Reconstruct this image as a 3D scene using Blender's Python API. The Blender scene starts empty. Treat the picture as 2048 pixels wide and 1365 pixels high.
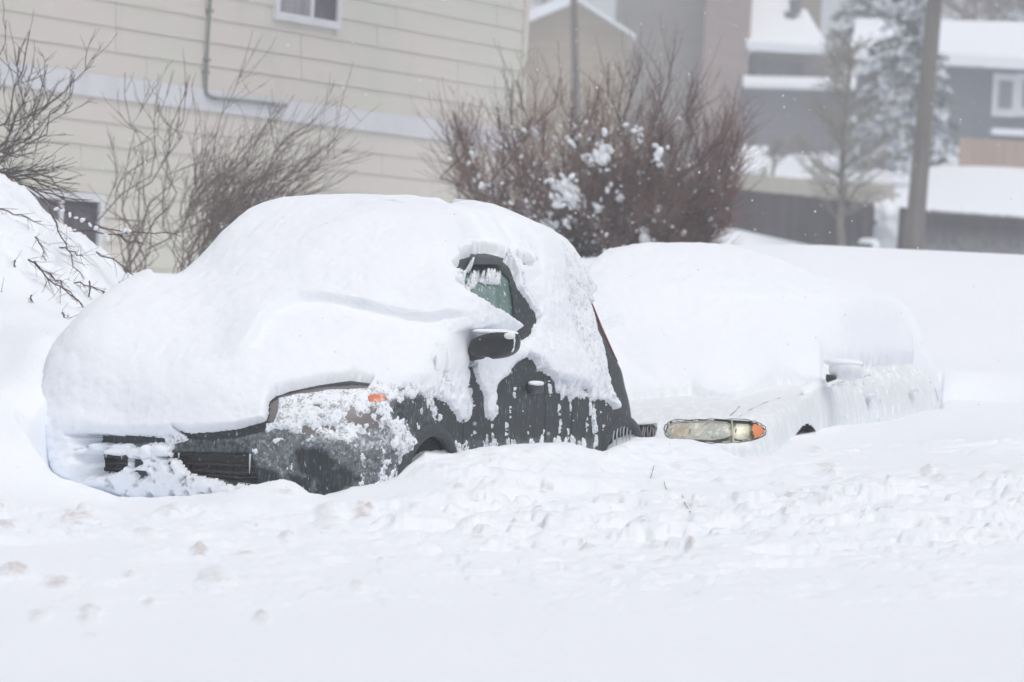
import bpy, math, random
import numpy as np
from mathutils import Matrix, Vector

# ------------------------------------------------------------------ camera
FPX = 7770.0                       # focal length in pixels of the 2048 px wide photograph
EYE = np.array([0.0, 0.0, 1.5])
PITCH, ROLL = math.radians(0.907), math.radians(3.0)
Fv = np.array([0, math.cos(PITCH), -math.sin(PITCH)])
U0 = np.array([0, math.sin(PITCH), math.cos(PITCH)])
R0 = np.array([1.0, 0, 0])
Rv = math.cos(ROLL) * R0 + math.sin(ROLL) * U0
Uv = -math.sin(ROLL) * R0 + math.cos(ROLL) * U0
cam_d = bpy.data.cameras.new("camera"); cam = bpy.data.objects.new("camera", cam_d)
scene = bpy.context.scene
scene.collection.objects.link(cam); scene.camera = cam
cam_d.sensor_width = 36.0; cam_d.lens = 36.0 * FPX / 2048.0
cam_d.clip_start = 0.1; cam_d.clip_end = 2000
cam.matrix_world = Matrix(((Rv[0], Uv[0], -Fv[0], EYE[0]), (Rv[1], Uv[1], -Fv[1], EYE[1]), (Rv[2], Uv[2], -Fv[2], EYE[2]), (0, 0, 0, 1)))
cam_d.dof.use_dof = True; cam_d.dof.focus_distance = 20.8; cam_d.dof.aperture_fstop = 3.4

# ------------------------------------------------------------------ light
SUN_EL, SUN_AZ = math.radians(66), math.radians(150)     # overcast: a wide soft sun high behind the photographer
world = bpy.data.worlds.new("World"); scene.world = world; world.use_nodes = True
wn = world.node_tree.nodes; wl = world.node_tree.links
bg = wn["Background"]
sky = wn.new("ShaderNodeTexSky"); sky.sky_type = 'NISHITA'; sky.sun_disc = False
sky.sun_elevation = SUN_EL; sky.sun_rotation = SUN_AZ; sky.dust_density = 6.0; sky.air_density = 1.0
hsv = wn.new("ShaderNodeHueSaturation"); hsv.inputs["Saturation"].default_value = 0.55
wl.new(sky.outputs[0], hsv.inputs["Color"]); wl.new(hsv.outputs[0], bg.inputs[0])
bg.inputs[1].default_value = 0.15
sun_d = bpy.data.lights.new("sun", 'SUN'); sun = bpy.data.objects.new("sun", sun_d)
scene.collection.objects.link(sun)
sun_d.energy = 0.8; sun_d.angle = math.radians(40); sun_d.color = (1.0, 0.98, 0.96)
sd = Vector((math.sin(SUN_AZ) * math.cos(SUN_EL), math.cos(SUN_AZ) * math.cos(SUN_EL), math.sin(SUN_EL)))
sun.rotation_euler = sd.to_track_quat('Z', 'Y').to_euler()
scene.view_settings.view_transform = 'Standard'; scene.view_settings.look = 'None'
scene.view_settings.exposure = -0.24; scene.view_settings.gamma = 1.0
scene.cycles.volume_bounces = 1
HAZE = 0.0032
scene.cycles.max_bounces = 10; scene.cycles.diffuse_bounces = 7

# ------------------------------------------------------------------ helpers
def at(px, py, Y):
    """world point seen at photo pixel (px, py) when it stands at depth Y"""
    d = Fv + (px - 1024) / FPX * Rv - (py - 682.5) / FPX * Uv
    return EYE + d * (Y / d[1])

def proj(P):
    Q = np.asarray(P, float) - EYE
    w = Q @ Fv
    return 1024 + FPX * (Q @ Rv) / w, 682.5 - FPX * (Q @ Uv) / w

def _hash(ix, iy, iz, seed):
    h = (ix * 374761393 + iy * 668265263 + iz * 2147483647 + seed * 1274126177) & 0xFFFFFFFF
    h = ((h ^ (h >> 13)) * 1274126177) & 0xFFFFFFFF
    h = ((h ^ (h >> 16)) * 2246822519) & 0xFFFFFFFF
    return ((h ^ (h >> 15)) & 0xFFFFFF) / float(0xFFFFFF)

def vnoise(P, seed=0):
    P = np.asarray(P, float)
    i = np.floor(P).astype(np.int64); f = P - i; f = f * f * (3 - 2 * f)
    r = 0
    for dx in (0, 1):
        wx = f[:, 0] if dx else 1 - f[:, 0]
        for dy in (0, 1):
            wy = f[:, 1] if dy else 1 - f[:, 1]
            for dz in (0, 1):
                wz = f[:, 2] if dz else 1 - f[:, 2]
                r = r + wx * wy * wz * _hash(i[:, 0] + dx, i[:, 1] + dy, i[:, 2] + dz, seed)
    return r

def fbm(P, octs=4, seed=0, gain=0.5):
    P = np.asarray(P, float)
    a, tot, r = 1.0, 0.0, 0
    for k in range(octs):
        r = r + a * vnoise(P * (2.03 ** k) + 17.3 * k, seed + k); tot += a; a *= gain
    return r / tot

def sstep(x, a, b):
    t = np.clip((x - a) / (b - a), 0, 1)
    return t * t * (3 - 2 * t)

def poly_sd(x, y, pts):
    """signed distance (negative inside) of points to a polygon"""
    n = len(pts); d = np.full(x.shape, 1e9); inside = np.zeros(x.shape, bool)
    for i in range(n):
        x0, y0 = pts[i]; x1, y1 = pts[(i + 1) % n]
        ex, ey = x1 - x0, y1 - y0
        t = np.clip(((x - x0) * ex + (y - y0) * ey) / (ex * ex + ey * ey + 1e-9), 0, 1)
        d = np.minimum(d, np.hypot(x - x0 - t * ex, y - y0 - t * ey))
        c = ((y0 > y) != (y1 > y))
        with np.errstate(divide='ignore', invalid='ignore'):
            inside ^= c & (x < (x1 - x0) * (y - y0) / ((y1 - y0) if y1 != y0 else 1e-9) + x0)
    return np.where(inside, -d, d)

def line_d(x, y, pts):
    """distance to an open polyline and side sign (positive above it in the picture)"""
    d = np.full(x.shape, 1e9); s = np.zeros(x.shape)
    for (x0, y0), (x1, y1) in zip(pts[:-1], pts[1:]):
        ex, ey = x1 - x0, y1 - y0
        t = np.clip(((x - x0) * ex + (y - y0) * ey) / (ex * ex + ey * ey), 0, 1)
        dd = np.hypot(x - x0 - t * ex, y - y0 - t * ey)
        sg = np.sign(ex * (y - y0) - ey * (x - x0))
        m = dd < d; d = np.where(m, dd, d); s = np.where(m, -sg, s)
    return d, s

def tps(ctrl, q, reg=0.0):
    """thin-plate spline through ctrl (x, y, z)"""
    c = np.array(ctrl, float); n = len(c)
    def K(a, b):
        r2 = ((a[:, None, :] - b[None]) ** 2).sum(-1)
        return 0.5 * r2 * np.log(r2 + 1e-12)
    A = np.zeros((n + 3, n + 3)); A[:n, :n] = K(c[:, :2], c[:, :2]) + reg * np.eye(n)
    A[:n, n] = 1; A[:n, n + 1:] = c[:, :2]; A[n, :n] = 1; A[n + 1:, :n] = c[:, :2].T
    w = np.linalg.solve(A, np.concatenate([c[:, 2], [0, 0, 0]]))
    out = np.empty(len(q))
    for i in range(0, len(q), 50000):
        qq = q[i:i + 50000]
        out[i:i + 50000] = K(qq, c[:, :2]) @ w[:n] + w[n] + qq @ w[n + 1:]
    return out

COL = scene.collection

def mesh_obj(name, verts, faces, mat=None, parent=None, smooth=False, attr=None):
    """verts (N,3); faces: list of arrays/lists (quads or triangles)"""
    verts = np.asarray(verts, np.float32)
    me = bpy.data.meshes.new(name)
    groups = faces if isinstance(faces, list) and len(faces) and isinstance(faces[0], np.ndarray) and faces[0].ndim == 2 else None
    if isinstance(faces, np.ndarray) and faces.ndim == 2: groups = [faces]
    if groups is None:
        by = {}
        for f in faces: by.setdefault(len(f), []).append(f)
        groups = [np.array(v) for v in by.values()]
    loops = np.concatenate([g.ravel() for g in groups]) if groups else np.zeros(0, int)
    tot = np.concatenate([np.full(len(g), g.shape[1]) for g in groups]) if groups else np.zeros(0, int)
    st = np.concatenate([[0], np.cumsum(tot)[:-1]]) if len(tot) else tot
    me.vertices.add(len(verts)); me.vertices.foreach_set("co", verts.ravel())
    me.loops.add(len(loops)); me.loops.foreach_set("vertex_index", loops.astype(np.int32))
    me.polygons.add(len(tot)); me.polygons.foreach_set("loop_start", st.astype(np.int32))
    me.polygons.foreach_set("loop_total", tot.astype(np.int32))
    me.polygons.foreach_set("use_smooth", np.full(len(tot), bool(smooth)))
    if attr:
        for k, v in attr.items():
            a = me.attributes.new(k, 'FLOAT', 'POINT'); a.data.foreach_set("value", np.asarray(v, np.float32))
    me.update(calc_edges=True); me.validate()
    if mat: me.materials.append(mat)
    o = bpy.data.objects.new(name, me); COL.objects.link(o)
    if parent: o.parent = parent
    return o

def tag(o, label=None, cat=None, group=None, kind=None):
    if label: o["label"] = label
    if cat: o["category"] = cat
    if group: o["group"] = group
    if kind: o["kind"] = kind
    return o

def empty(name, loc=(0, 0, 0), rz=0.0, label=None, cat=None, group=None):
    o = bpy.data.objects.new(name, None); COL.objects.link(o)
    o.location = loc; o.rotation_euler = (0, 0, rz); o.empty_display_size = 0.2
    return tag(o, label, cat, group)

def grid_faces(nv, nu, close=False):
    i = np.arange(nv - 1)[:, None]; j = np.arange(nu if close else nu - 1)[None]
    a = i * nu + j; b = i * nu + (j + 1) % nu
    return np.stack([a, b, b + nu, a + nu], -1).reshape(-1, 4)

class MB:
    """collects boxes, prisms and tubes into one mesh"""
    def __init__(s): s.v = []; s.f = []
    def add(s, vs, fs):
        n = len(s.v); s.v.extend([tuple(map(float, p)) for p in vs]); s.f.extend([tuple(i + n for i in f) for f in fs]); return s
    def box(s, x0, x1, y0, y1, z0, z1, fn=None):
        vs = [(x, y, z) for z in (z0, z1) for y in (y0, y1) for x in (x0, x1)]
        if fn: vs = [fn(*p) for p in vs]
        return s.add(vs, [(0, 2, 3, 1), (4, 5, 7, 6), (0, 1, 5, 4), (2, 6, 7, 3), (0, 4, 6, 2), (1, 3, 7, 5)])
    def tube(s, pts, rad, n=4, cap=True):
        pts = [Vector(p) for p in pts]; m = len(pts)
        if isinstance(rad, (int, float)): rad = [rad] * m
        ref = Vector((0.31, 0.87, 0.38)); vs = []
        for i, p in enumerate(pts):
            t = (pts[min(i + 1, m - 1)] - pts[max(i - 1, 0)]); t.normalize()
            a = t.cross(ref)
            if a.length < 1e-3: a = t.cross(Vector((1, 0, 0)))
            a.normalize(); b = t.cross(a)
            for k in range(n):
                th = 2 * math.pi * k / n
                vs.append(p + (a * math.cos(th) + b * math.sin(th)) * rad[i])
        fs = [(i * n + k, i * n + (k + 1) % n, (i + 1) * n + (k + 1) % n, (i + 1) * n + k) for i in range(m - 1) for k in range(n)]
        if cap and n > 2: fs += [tuple(range(n - 1, -1, -1)), tuple((m - 1) * n + k for k in range(n))]
        return s.add(vs, fs)
    def build(s, name, mat=None, parent=None, smooth=False):
        return mesh_obj(name, np.array(s.v), s.f, mat, parent, smooth)

def bevel(o, w=0.01, seg=2):
    m = o.modifiers.new("bevel", 'BEVEL'); m.width = w; m.segments = seg; m.limit_method = 'ANGLE'; return o

# ------------------------------------------------------------------ materials
def mat(name, col, rough=0.8, metal=0.0, spec=0.5):
    m = bpy.data.materials.new(name); m.use_nodes = True
    b = m.node_tree.nodes["Principled BSDF"]
    b.inputs["Base Color"].default_value = (*col, 1); b.inputs["Roughness"].default_value = rough
    b.inputs["Metallic"].default_value = metal; b.inputs["Specular IOR Level"].default_value = spec
    return m

def noise_mix(m, c1, c2, scale=(5, 5, 5), lo=0.4, hi=0.6, detail=6, rough2=None, coord="Object", socket=None, dist=0.0):
    """mix c2 over the present base colour through thresholded noise"""
    nt = m.node_tree; N, L = nt.nodes, nt.links; b = N["Principled BSDF"]
    tc = N.new("ShaderNodeTexCoord"); mp = N.new("ShaderNodeMapping"); mp.inputs["Scale"].default_value = scale
    nz = N.new("ShaderNodeTexNoise"); nz.inputs["Scale"].default_value = 1.0; nz.inputs["Detail"].default_value = detail
    nz.inputs["Roughness"].default_value = 0.62; nz.inputs["Distortion"].default_value = dist
    rp = N.new("ShaderNodeMapRange"); rp.inputs[1].default_value = lo; rp.inputs[2].default_value = hi
    rp.interpolation_type = 'SMOOTHSTEP'
    mx = N.new("ShaderNodeMix"); mx.data_type = 'RGBA'
    L.new(tc.outputs[coord], mp.inputs[0]); L.new(mp.outputs[0], nz.inputs["Vector"]); L.new(nz.outputs[0], rp.inputs[0])
    L.new(rp.outputs[0], mx.inputs[0])
    prev = b.inputs["Base Color"].links
    if prev: L.new(prev[0].from_socket, mx.inputs[6])
    else: mx.inputs[6].default_value = (*c1, 1)
    mx.inputs[7].default_value = (*c2, 1)
    L.new(mx.outputs[2], b.inputs["Base Color"])
    if rough2 is not None:
        r = N.new("ShaderNodeMapRange"); r.inputs[3].default_value = b.inputs["Roughness"].default_value; r.inputs[4].default_value = rough2
        L.new(rp.outputs[0], r.inputs[0]); L.new(r.outputs[0], b.inputs["Roughness"])
    return rp

def bump(m, scale=(40, 40, 40), strength=0.3, distance=0.01, detail=5, coord="Object"):
    nt = m.node_tree; N, L = nt.nodes, nt.links; b = N["Principled BSDF"]
    tc = N.new("ShaderNodeTexCoord"); mp = N.new("ShaderNodeMapping"); mp.inputs["Scale"].default_value = scale
    nz = N.new("ShaderNodeTexNoise"); nz.inputs["Scale"].default_value = 1.0; nz.inputs["Detail"].default_value = detail
    bp = N.new("ShaderNodeBump"); bp.inputs["Strength"].default_value = strength; bp.inputs["Distance"].default_value = distance
    L.new(tc.outputs[coord], mp.inputs[0]); L.new(mp.outputs[0], nz.inputs["Vector"]); L.new(nz.outputs[0], bp.inputs["Height"])
    prev = b.inputs["Normal"].links
    if prev: L.new(prev[0].from_socket, bp.inputs["Normal"])
    L.new(bp.outputs[0], b.inputs["Normal"])

SNOWC = (0.865, 0.905, 0.955)
snow = mat("snow", SNOWC, 0.75, spec=0.2); bump(snow, (16, 16, 16), 0.5, 0.012); bump(snow, (60, 60, 60), 0.35, 0.006)
car_snow = mat("car_snow", SNOWC, 0.75, spec=0.2); bump(car_snow, (14, 14, 14), 0.5, 0.012, 7); bump(car_snow, (60, 60, 60), 0.35, 0.006)
def coat_nodes(m):
    nt = m.node_tree; N, L = nt.nodes, nt.links; b = N["Principled BSDF"]
    tc = N.new("ShaderNodeTexCoord"); a = N.new("ShaderNodeAttribute"); a.attribute_name = "coat"
    nz = N.new("ShaderNodeTexNoise"); nz.inputs["Scale"].default_value = 17; nz.inputs["Detail"].default_value = 10; nz.inputs["Roughness"].default_value = .72
    n2 = N.new("ShaderNodeTexNoise"); n2.inputs["Scale"].default_value = 75; n2.inputs["Detail"].default_value = 6; n2.inputs["Roughness"].default_value = .7
    ad = N.new("ShaderNodeMath"); ad.operation = 'ADD'; L.new(nz.outputs[0], ad.inputs[0]); L.new(n2.outputs[0], ad.inputs[1])
    L.new(tc.outputs["Object"], nz.inputs["Vector"]); L.new(tc.outputs["Object"], n2.inputs["Vector"])
    rp = N.new("ShaderNodeMapRange"); rp.inputs[1].default_value = .98; rp.inputs[2].default_value = 1.22; L.new(ad.outputs[0], rp.inputs[0])
    mu = N.new("ShaderNodeMath"); mu.operation = 'MULTIPLY'; L.new(rp.outputs[0], mu.inputs[0]); L.new(a.outputs["Fac"], mu.inputs[1])
    mx = N.new("ShaderNodeMix"); mx.data_type = 'RGBA'; mx.inputs[6].default_value = (*SNOWC, 1); mx.inputs[7].default_value = (.20, .23, .25, 1)
    L.new(mu.outputs[0], mx.inputs[0]); L.new(mx.outputs[2], b.inputs["Base Color"])
coat_nodes(car_snow)
snow_ground_m = mat("snow_ground", SNOWC, 0.75, spec=0.2)
bump(snow_ground_m, (70, 70, 70), 0.3, 0.006); bump(snow_ground_m, (15, 15, 15), 0.5, 0.014, 7)
_nt = snow_ground_m.node_tree
_a = _nt.nodes.new("ShaderNodeAttribute"); _a.attribute_name = "dirt"
_mx = _nt.nodes.new("ShaderNodeMix"); _mx.data_type = 'RGBA'
_mx.inputs[6].default_value = (*SNOWC, 1); _mx.inputs[7].default_value = (0.50, 0.44, 0.40, 1)
_nt.links.new(_a.outputs["Fac"], _mx.inputs[0]); _nt.links.new(_mx.outputs[2], _nt.nodes["Principled BSDF"].inputs["Base Color"])
thin_snow = mat("thin_snow", (0.80, 0.83, 0.87), 0.7, spec=0.2)
bump(thin_snow, (90, 90, 90), 0.6, 0.006)

paint = mat("dark_car_paint", (0.017, 0.024, 0.027), 0.5, spec=.3)
noise_mix(paint, (0.017, 0.024, 0.027), (0.075, 0.097, 0.108), (120, 120, 8), 0.48, 0.80, 6, 0.8)
noise_mix(paint, None, (0.5, 0.54, 0.58), (70, 70, 14), 0.60, 0.72, 8, 0.85)
def frost_attr(m, name="frost"):
    nt = m.node_tree; N, L = nt.nodes, nt.links; b = N["Principled BSDF"]
    tc = N.new("ShaderNodeTexCoord"); a = N.new("ShaderNodeAttribute"); a.attribute_name = name
    prev = b.inputs["Base Color"].links[0].from_socket
    for sc, col, k0, k1, wid in ((38, (.20, .23, .25), 1.0, .25, .20), (55, (.62, .66, .70), 1.1, .42, .09)):
        nz = N.new("ShaderNodeTexNoise"); nz.inputs["Scale"].default_value = sc; nz.inputs["Detail"].default_value = 9; nz.inputs["Roughness"].default_value = .68
        L.new(tc.outputs["Object"], nz.inputs["Vector"])
        th = N.new("ShaderNodeMapRange"); th.inputs[3].default_value = k0; th.inputs[4].default_value = k1
        L.new(a.outputs["Fac"], th.inputs[0])
        sb = N.new("ShaderNodeMath"); sb.operation = 'SUBTRACT'; L.new(nz.outputs[0], sb.inputs[0]); L.new(th.outputs[0], sb.inputs[1])
        rp = N.new("ShaderNodeMapRange"); rp.inputs[1].default_value = -wid; rp.inputs[2].default_value = wid; L.new(sb.outputs[0], rp.inputs[0])
        mx = N.new("ShaderNodeMix"); mx.data_type = 'RGBA'; mx.inputs[7].default_value = (*col, 1)
        L.new(rp.outputs[0], mx.inputs[0]); L.new(prev, mx.inputs[6]); prev = mx.outputs[2]
    L.new(prev, b.inputs["Base Color"])
frost_attr(paint)
bump(paint, (120, 120, 30), 0.3, 0.003)
plastic = mat("black_plastic", (0.012, 0.013, 0.015), 0.45)
noise_mix(plastic, (0.012, 0.013, 0.015), (0.5, 0.52, 0.55), (60, 60, 60), 0.66, 0.74, 8)
rubber = mat("tyre_rubber", (0.012, 0.011, 0.011), 0.85)
grille_m = mat("grille_plastic", (0.014, 0.011, 0.014), 0.5)
noise_mix(grille_m, (0.014, 0.011, 0.014), (0.45, 0.45, 0.5), (45, 45, 45), 0.60, 0.75, 8)
cladding = mat("grey_cladding", (0.030, 0.036, 0.040), 0.7, spec=.3)
noise_mix(cladding, (0.045, 0.052, 0.058), (0.3, 0.33, 0.36), (90, 90, 90), 0.55, 0.75, 8)
rim_m = mat("steel_rim", (0.3, 0.3, 0.31), 0.4, 0.8)
glass_m = mat("frosted_window_glass", (0.085, 0.175, 0.15), 0.25)
noise_mix(glass_m, (0.085, 0.175, 0.15), (0.20, 0.30, 0.27), (9, 9, 5), 0.35, 0.7, 3)
noise_mix(glass_m, None, (0.75, 0.78, 0.8), (45, 45, 30), 0.60, 0.66, 10, 0.8)
ice = mat("ice", (0.75, 0.82, 0.86), 0.15); ice.node_tree.nodes["Principled BSDF"].inputs["Transmission Weight"].default_value = 0.35
orange = mat("orange_lens", (0.66, 0.15, 0.05), 0.5)
noise_mix(orange, (0.66, 0.15, 0.05), (0.85, 0.55, 0.45), (30, 30, 30), .45, .7, 5)
white_paint = mat("white_car_paint", (0.74, 0.78, 0.80), 0.35)
noise_mix(white_paint, (0.74, 0.78, 0.80), (0.84, 0.87, 0.90), (26, 26, 7), 0.42, 0.68, 7, 0.75)
bump(white_paint, (60, 60, 20), 0.25, 0.003)
dark_m = mat("dark_gap", (0.02, 0.02, 0.022), 0.7)

# ------------------------------------------------------------------ vehicles
HEAD = math.radians(23.4)
DS, DC = math.sin(HEAD), math.cos(HEAD)

class Car:
    """a waterline loft: rings from sill to roof, each an outline round the car"""
    def __init__(s, origin, halfw, rings, plan, nv, nfront, nside):
        # origin: world XY of the driver's side plane at s = 0
        s.c = np.array([origin[0] - halfw * DC, origin[1] + halfw * DS, 0.0])   # centre of the nose on the ground
        s.rz = math.atan2(DC, DS)
        s.hw = halfw
        P = np.array(plan, float)
        chord = np.r_[0, np.cumsum(np.hypot(*np.diff(P, axis=0).T))]
        tt = np.linspace(0, 1, 2000) * chord[-1]
        Q = np.stack([cat(chord, P[:, 0], tt), cat(chord, P[:, 1], tt)], 1)
        arc = np.r_[0, np.cumsum(np.hypot(np.diff(Q[:, 0]), np.diff(Q[:, 1]) * halfw))]
        arc_n = arc / arc[-1]
        # dense over the nose and the driver's side, coarse on the far side
        far = np.linspace(-1, -0.80, 24, endpoint=False)
        near = np.concatenate([np.linspace(-0.80, -0.22, int(nside * .32), endpoint=False), np.linspace(-0.22, 1.0, nside)])
        s.p = np.concatenate([far, near])
        ap = np.abs(s.p)
        a = np.interp(ap, arc_n, Q[:, 0]); b = np.interp(ap, arc_n, Q[:, 1]) * np.sign(s.p)
        R = np.array(rings, float); k = np.arange(len(R))
        # spread v by distance between rings
        seg = np.r_[0, np.cumsum([max(abs(R[i + 1, 0] - R[i, 0]), abs(R[i + 1, 1] - R[i, 1]), .6 * abs(R[i + 1, 2] - R[i, 2]), .8 * abs(R[i + 1, 4] - R[i, 4])) + .01 for i in range(len(R) - 1)])]
        v = np.interp(np.linspace(0, seg[-1], nv), seg, k)
        Z_f, Z_s, S_f, S_r, W = [cat(k, R[:, i], v)[:, None] for i in range(5)]
        A = P[-1, 0]
        S = S_f + a[None] / A * (S_r - S_f); T = W * b[None]
        m = sstep(a, 0.12, 0.9)[None]
        Z = Z_f * (1 - m) + Z_s * m
        s.nv, s.nu = nv, len(s.p)
        s.G = np.stack([S, T, Z], -1)               # (nv, nu, 3) in (s, t, z)
        du = np.gradient(s.G, axis=1); dv = np.gradient(s.G, axis=0)
        N = np.cross(du, dv); N /= np.linalg.norm(N, axis=-1, keepdims=True) + 1e-9
        cen = np.array([2.2, 0, .8])
        sg = np.sign(((s.G - cen) * N * np.array([.3, 1, 1])).sum(-1)); sg = np.sign(np.median(sg))
        s.N = N * sg
        s.N[-1] = (0, 0, 1)
        s.W = s.world(s.G)
        s.px, s.py = proj(s.W)
        NW = s.N[..., 0:1] * np.array([DS, DC, 0]) + s.N[..., 1:2] * np.array([DC, -DS, 0]) + s.N[..., 2:3] * np.array([0, 0, 1])
        view = EYE - s.W; view /= np.linalg.norm(view, axis=-1, keepdims=True)
        s.facing = (NW * view).sum(-1)
        s.vis = (s.facing > 0.0) & (s.p[None] > -0.6)
    def world(s, G):
        G = np.asarray(G, float)
        return s.c + G[..., 0:1] * np.array([DS, DC, 0]) + G[..., 1:2] * np.array([DC, -DS, 0]) + G[..., 2:3] * np.array([0, 0, 1])
    def loc(s, G):
        G = np.asarray(G, float); L = G.copy(); L[..., 1] = -L[..., 1]; return L
    def surf(s, px, py, off=0.0):
        d = np.where(s.vis, np.hypot(s.px - px, s.py - py), 1e9)
        i = np.unravel_index(np.argmin(d), d.shape)
        return s.G[i] + s.N[i] * off
    def unproj(s, px, py, t):
        """(s, z) where the sight line through the pixel meets the plane at lateral offset t"""
        d = Fv + (px - 1024) / FPX * Rv - (py - 682.5) / FPX * Uv
        r = np.array([DC, -DS, 0]); k = (t - (EYE - s.c) @ r) / (d @ r)
        P = EYE + k * d - s.c
        return np.array([P @ np.array([DS, DC, 0]), t, P[2]])

def cat(x, y, q):
    """monotone cubic interpolation"""
    x = np.asarray(x, float); y = np.asarray(y, float); h = np.diff(x); d = np.diff(y) / h
    m = np.zeros(len(x)); m[0], m[-1] = d[0], d[-1]
    for i in range(1, len(x) - 1):
        m[i] = 0 if d[i - 1] * d[i] <= 0 else 2 * d[i - 1] * d[i] / (d[i - 1] + d[i])
    i = np.clip(np.searchsorted(x, q, 'right') - 1, 0, len(h) - 1); t = (q - x[i]) / h[i]; H = h[i]
    return (y[i] * (1 + 2 * t) * (1 - t) ** 2 + H * m[i] * t * (1 - t) ** 2 + y[i + 1] * t * t * (3 - 2 * t) + H * m[i + 1] * t * t * (t - 1))

def submesh(name, V, nv, nu, fmask, mat_, parent, smooth=True, attr=None):
    F = grid_faces(nv, nu)[fmask.reshape(-1)]
    used = np.unique(F); re = np.full(nv * nu, -1); re[used] = np.arange(len(used))
    at_ = {k: v.reshape(-1)[used] for k, v in attr.items()} if attr else None
    return mesh_obj(name, V.reshape(-1, 3)[used], re[F], mat_, parent, smooth, at_)

def fmask_of(vmask):  # faces whose four corners are all in the mask
    return vmask[:-1, :-1] & vmask[1:, :-1] & vmask[:-1, 1:] & vmask[1:, 1:]

def fany_of(vmask):
    return vmask[:-1, :-1] | vmask[1:, :-1] | vmask[:-1, 1:] | vmask[1:, 1:]

def blur(A, n):
    for _ in range(n):
        B = np.pad(A, 1, mode='edge'); A = (B[:-2, 1:-1] + B[2:, 1:-1] + B[1:-1, :-2] + B[1:-1, 2:] + 2 * A) / 6
    return A

def boxblur(A, r, n=3):
    """wide smoothing of a (v, u[, 3]) field"""
    for _ in range(n):
        for ax in (0, 1):
            pad = [(0, 0)] * A.ndim; pad[ax] = (r + 1, r)
            c_ = np.cumsum(np.pad(A, pad, mode='edge'), axis=ax)
            hi = np.take(c_, np.arange(2 * r + 1, c_.shape[ax]), axis=ax); lo = np.take(c_, np.arange(0, c_.shape[ax] - 2 * r - 1), axis=ax)
            A = (hi - lo) / (2 * r + 1)
    return A

def superell(c, r, e=0.6, nu=28, nv=14, rough=0.0, seed=0):
    """rounded box / pebble as verts + faces in car (s, t, z)"""
    vs = []
    for i in range(nv + 1):
        ph = -math.pi / 2 + math.pi * i / nv
        for j in range(nu):
            th = 2 * math.pi * j / nu
            f = lambda x: math.copysign(abs(x) ** e, x)
            vs.append((c[0] + r[0] * f(math.cos(ph)) * f(math.cos(th)), c[1] + r[1] * f(math.cos(ph)) * f(math.sin(th)), c[2] + r[2] * f(math.sin(ph))))
    V = np.array(vs)
    if rough:
        n = V - np.array(c); n /= np.linalg.norm(n, axis=1, keepdims=True) + 1e-9
        V = V + n * ((fbm(V * 9 + seed, 4, seed) - .5) * 2 * rough)[:, None]
    return V, grid_faces(nv + 1, nu, True)

# ---- the black sport utility vehicle
suv_rings = [  # z at nose, z at side, s front, s rear, half width
    (.20, .20, .14, 4.00, .78), (.30, .30, .05, 4.05, .85), (.45, .45, .00, 4.06, .885), (.60, .60, .00, 4.06, .89),
    (.70, .72, .04, 4.02, .885), (.79, .82, .09, 3.97, .88), (.86, .92, .16, 3.90, .87), (.93, 1.00, .32, 3.86, .855),
    (1.03, 1.08, .85, 3.76, .825), (1.27, 1.28, 1.02, 3.56, .775), (1.46, 1.47, 1.22, 3.44, .715), (1.57, 1.57, 1.42, 3.34, .64),
    (1.63, 1.63, 1.62, 3.2, .52), (1.66, 1.66, 1.9, 3.0, .32), (1.67, 1.67, 2.4, 2.6, .01)]
plan = [(0, 0), (.015, .25), (.05, .5), (.11, .70), (.20, .85), (.34, .95), (.55, .99), (.9, 1.0), (1.6, 1.0), (2.6, 1.0),
        (3.4, .995), (3.75, .975), (3.98, .90), (4.12, .75), (4.2, .45), (4.22, 0)]
S = Car((-0.71, 19.2), 0.88, suv_rings, plan, 330, 0, 900)
suv = empty("black_suv", S.c, S.rz, "black sport utility vehicle buried under a thick cap of snow, snout towards the left", "car")

sx, sy = S.px, S.py
def arch_mask(G, cs, r, cz=.33):
    return ((G[..., 0] - cs) ** 2 + (G[..., 2] - cz) ** 2 < r * r) & (G[..., 1] > .6)
FW = S.unproj(862, 905, .88)[0]; RW = S.unproj(1246, 905, .88)[0]
arches = arch_mask(S.G, FW, .37) | arch_mask(S.G, RW, .38)

GR1 = [(146, 910), (266, 912), (268, 946), (160, 946)]
GR2 = [(345, 903), (503, 906), (520, 968), (470, 968), (380, 950), (350, 930)]
HL = [(535, 845), (540, 806), (570, 788), (640, 774), (720, 768), (775, 776), (792, 800), (775, 850), (700, 872), (600, 872)]
WIN = [(922, 590), (932, 545), (1000, 540), (1018, 556), (1026, 600), (1031, 668), (960, 650), (915, 618)]
SIG = [(736, 793), (752, 789), (768, 790), (772, 800), (758, 806), (738, 804)]
def inpoly(P, grow=0): return S.vis & (poly_sd(sx, sy, P) < grow)

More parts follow.
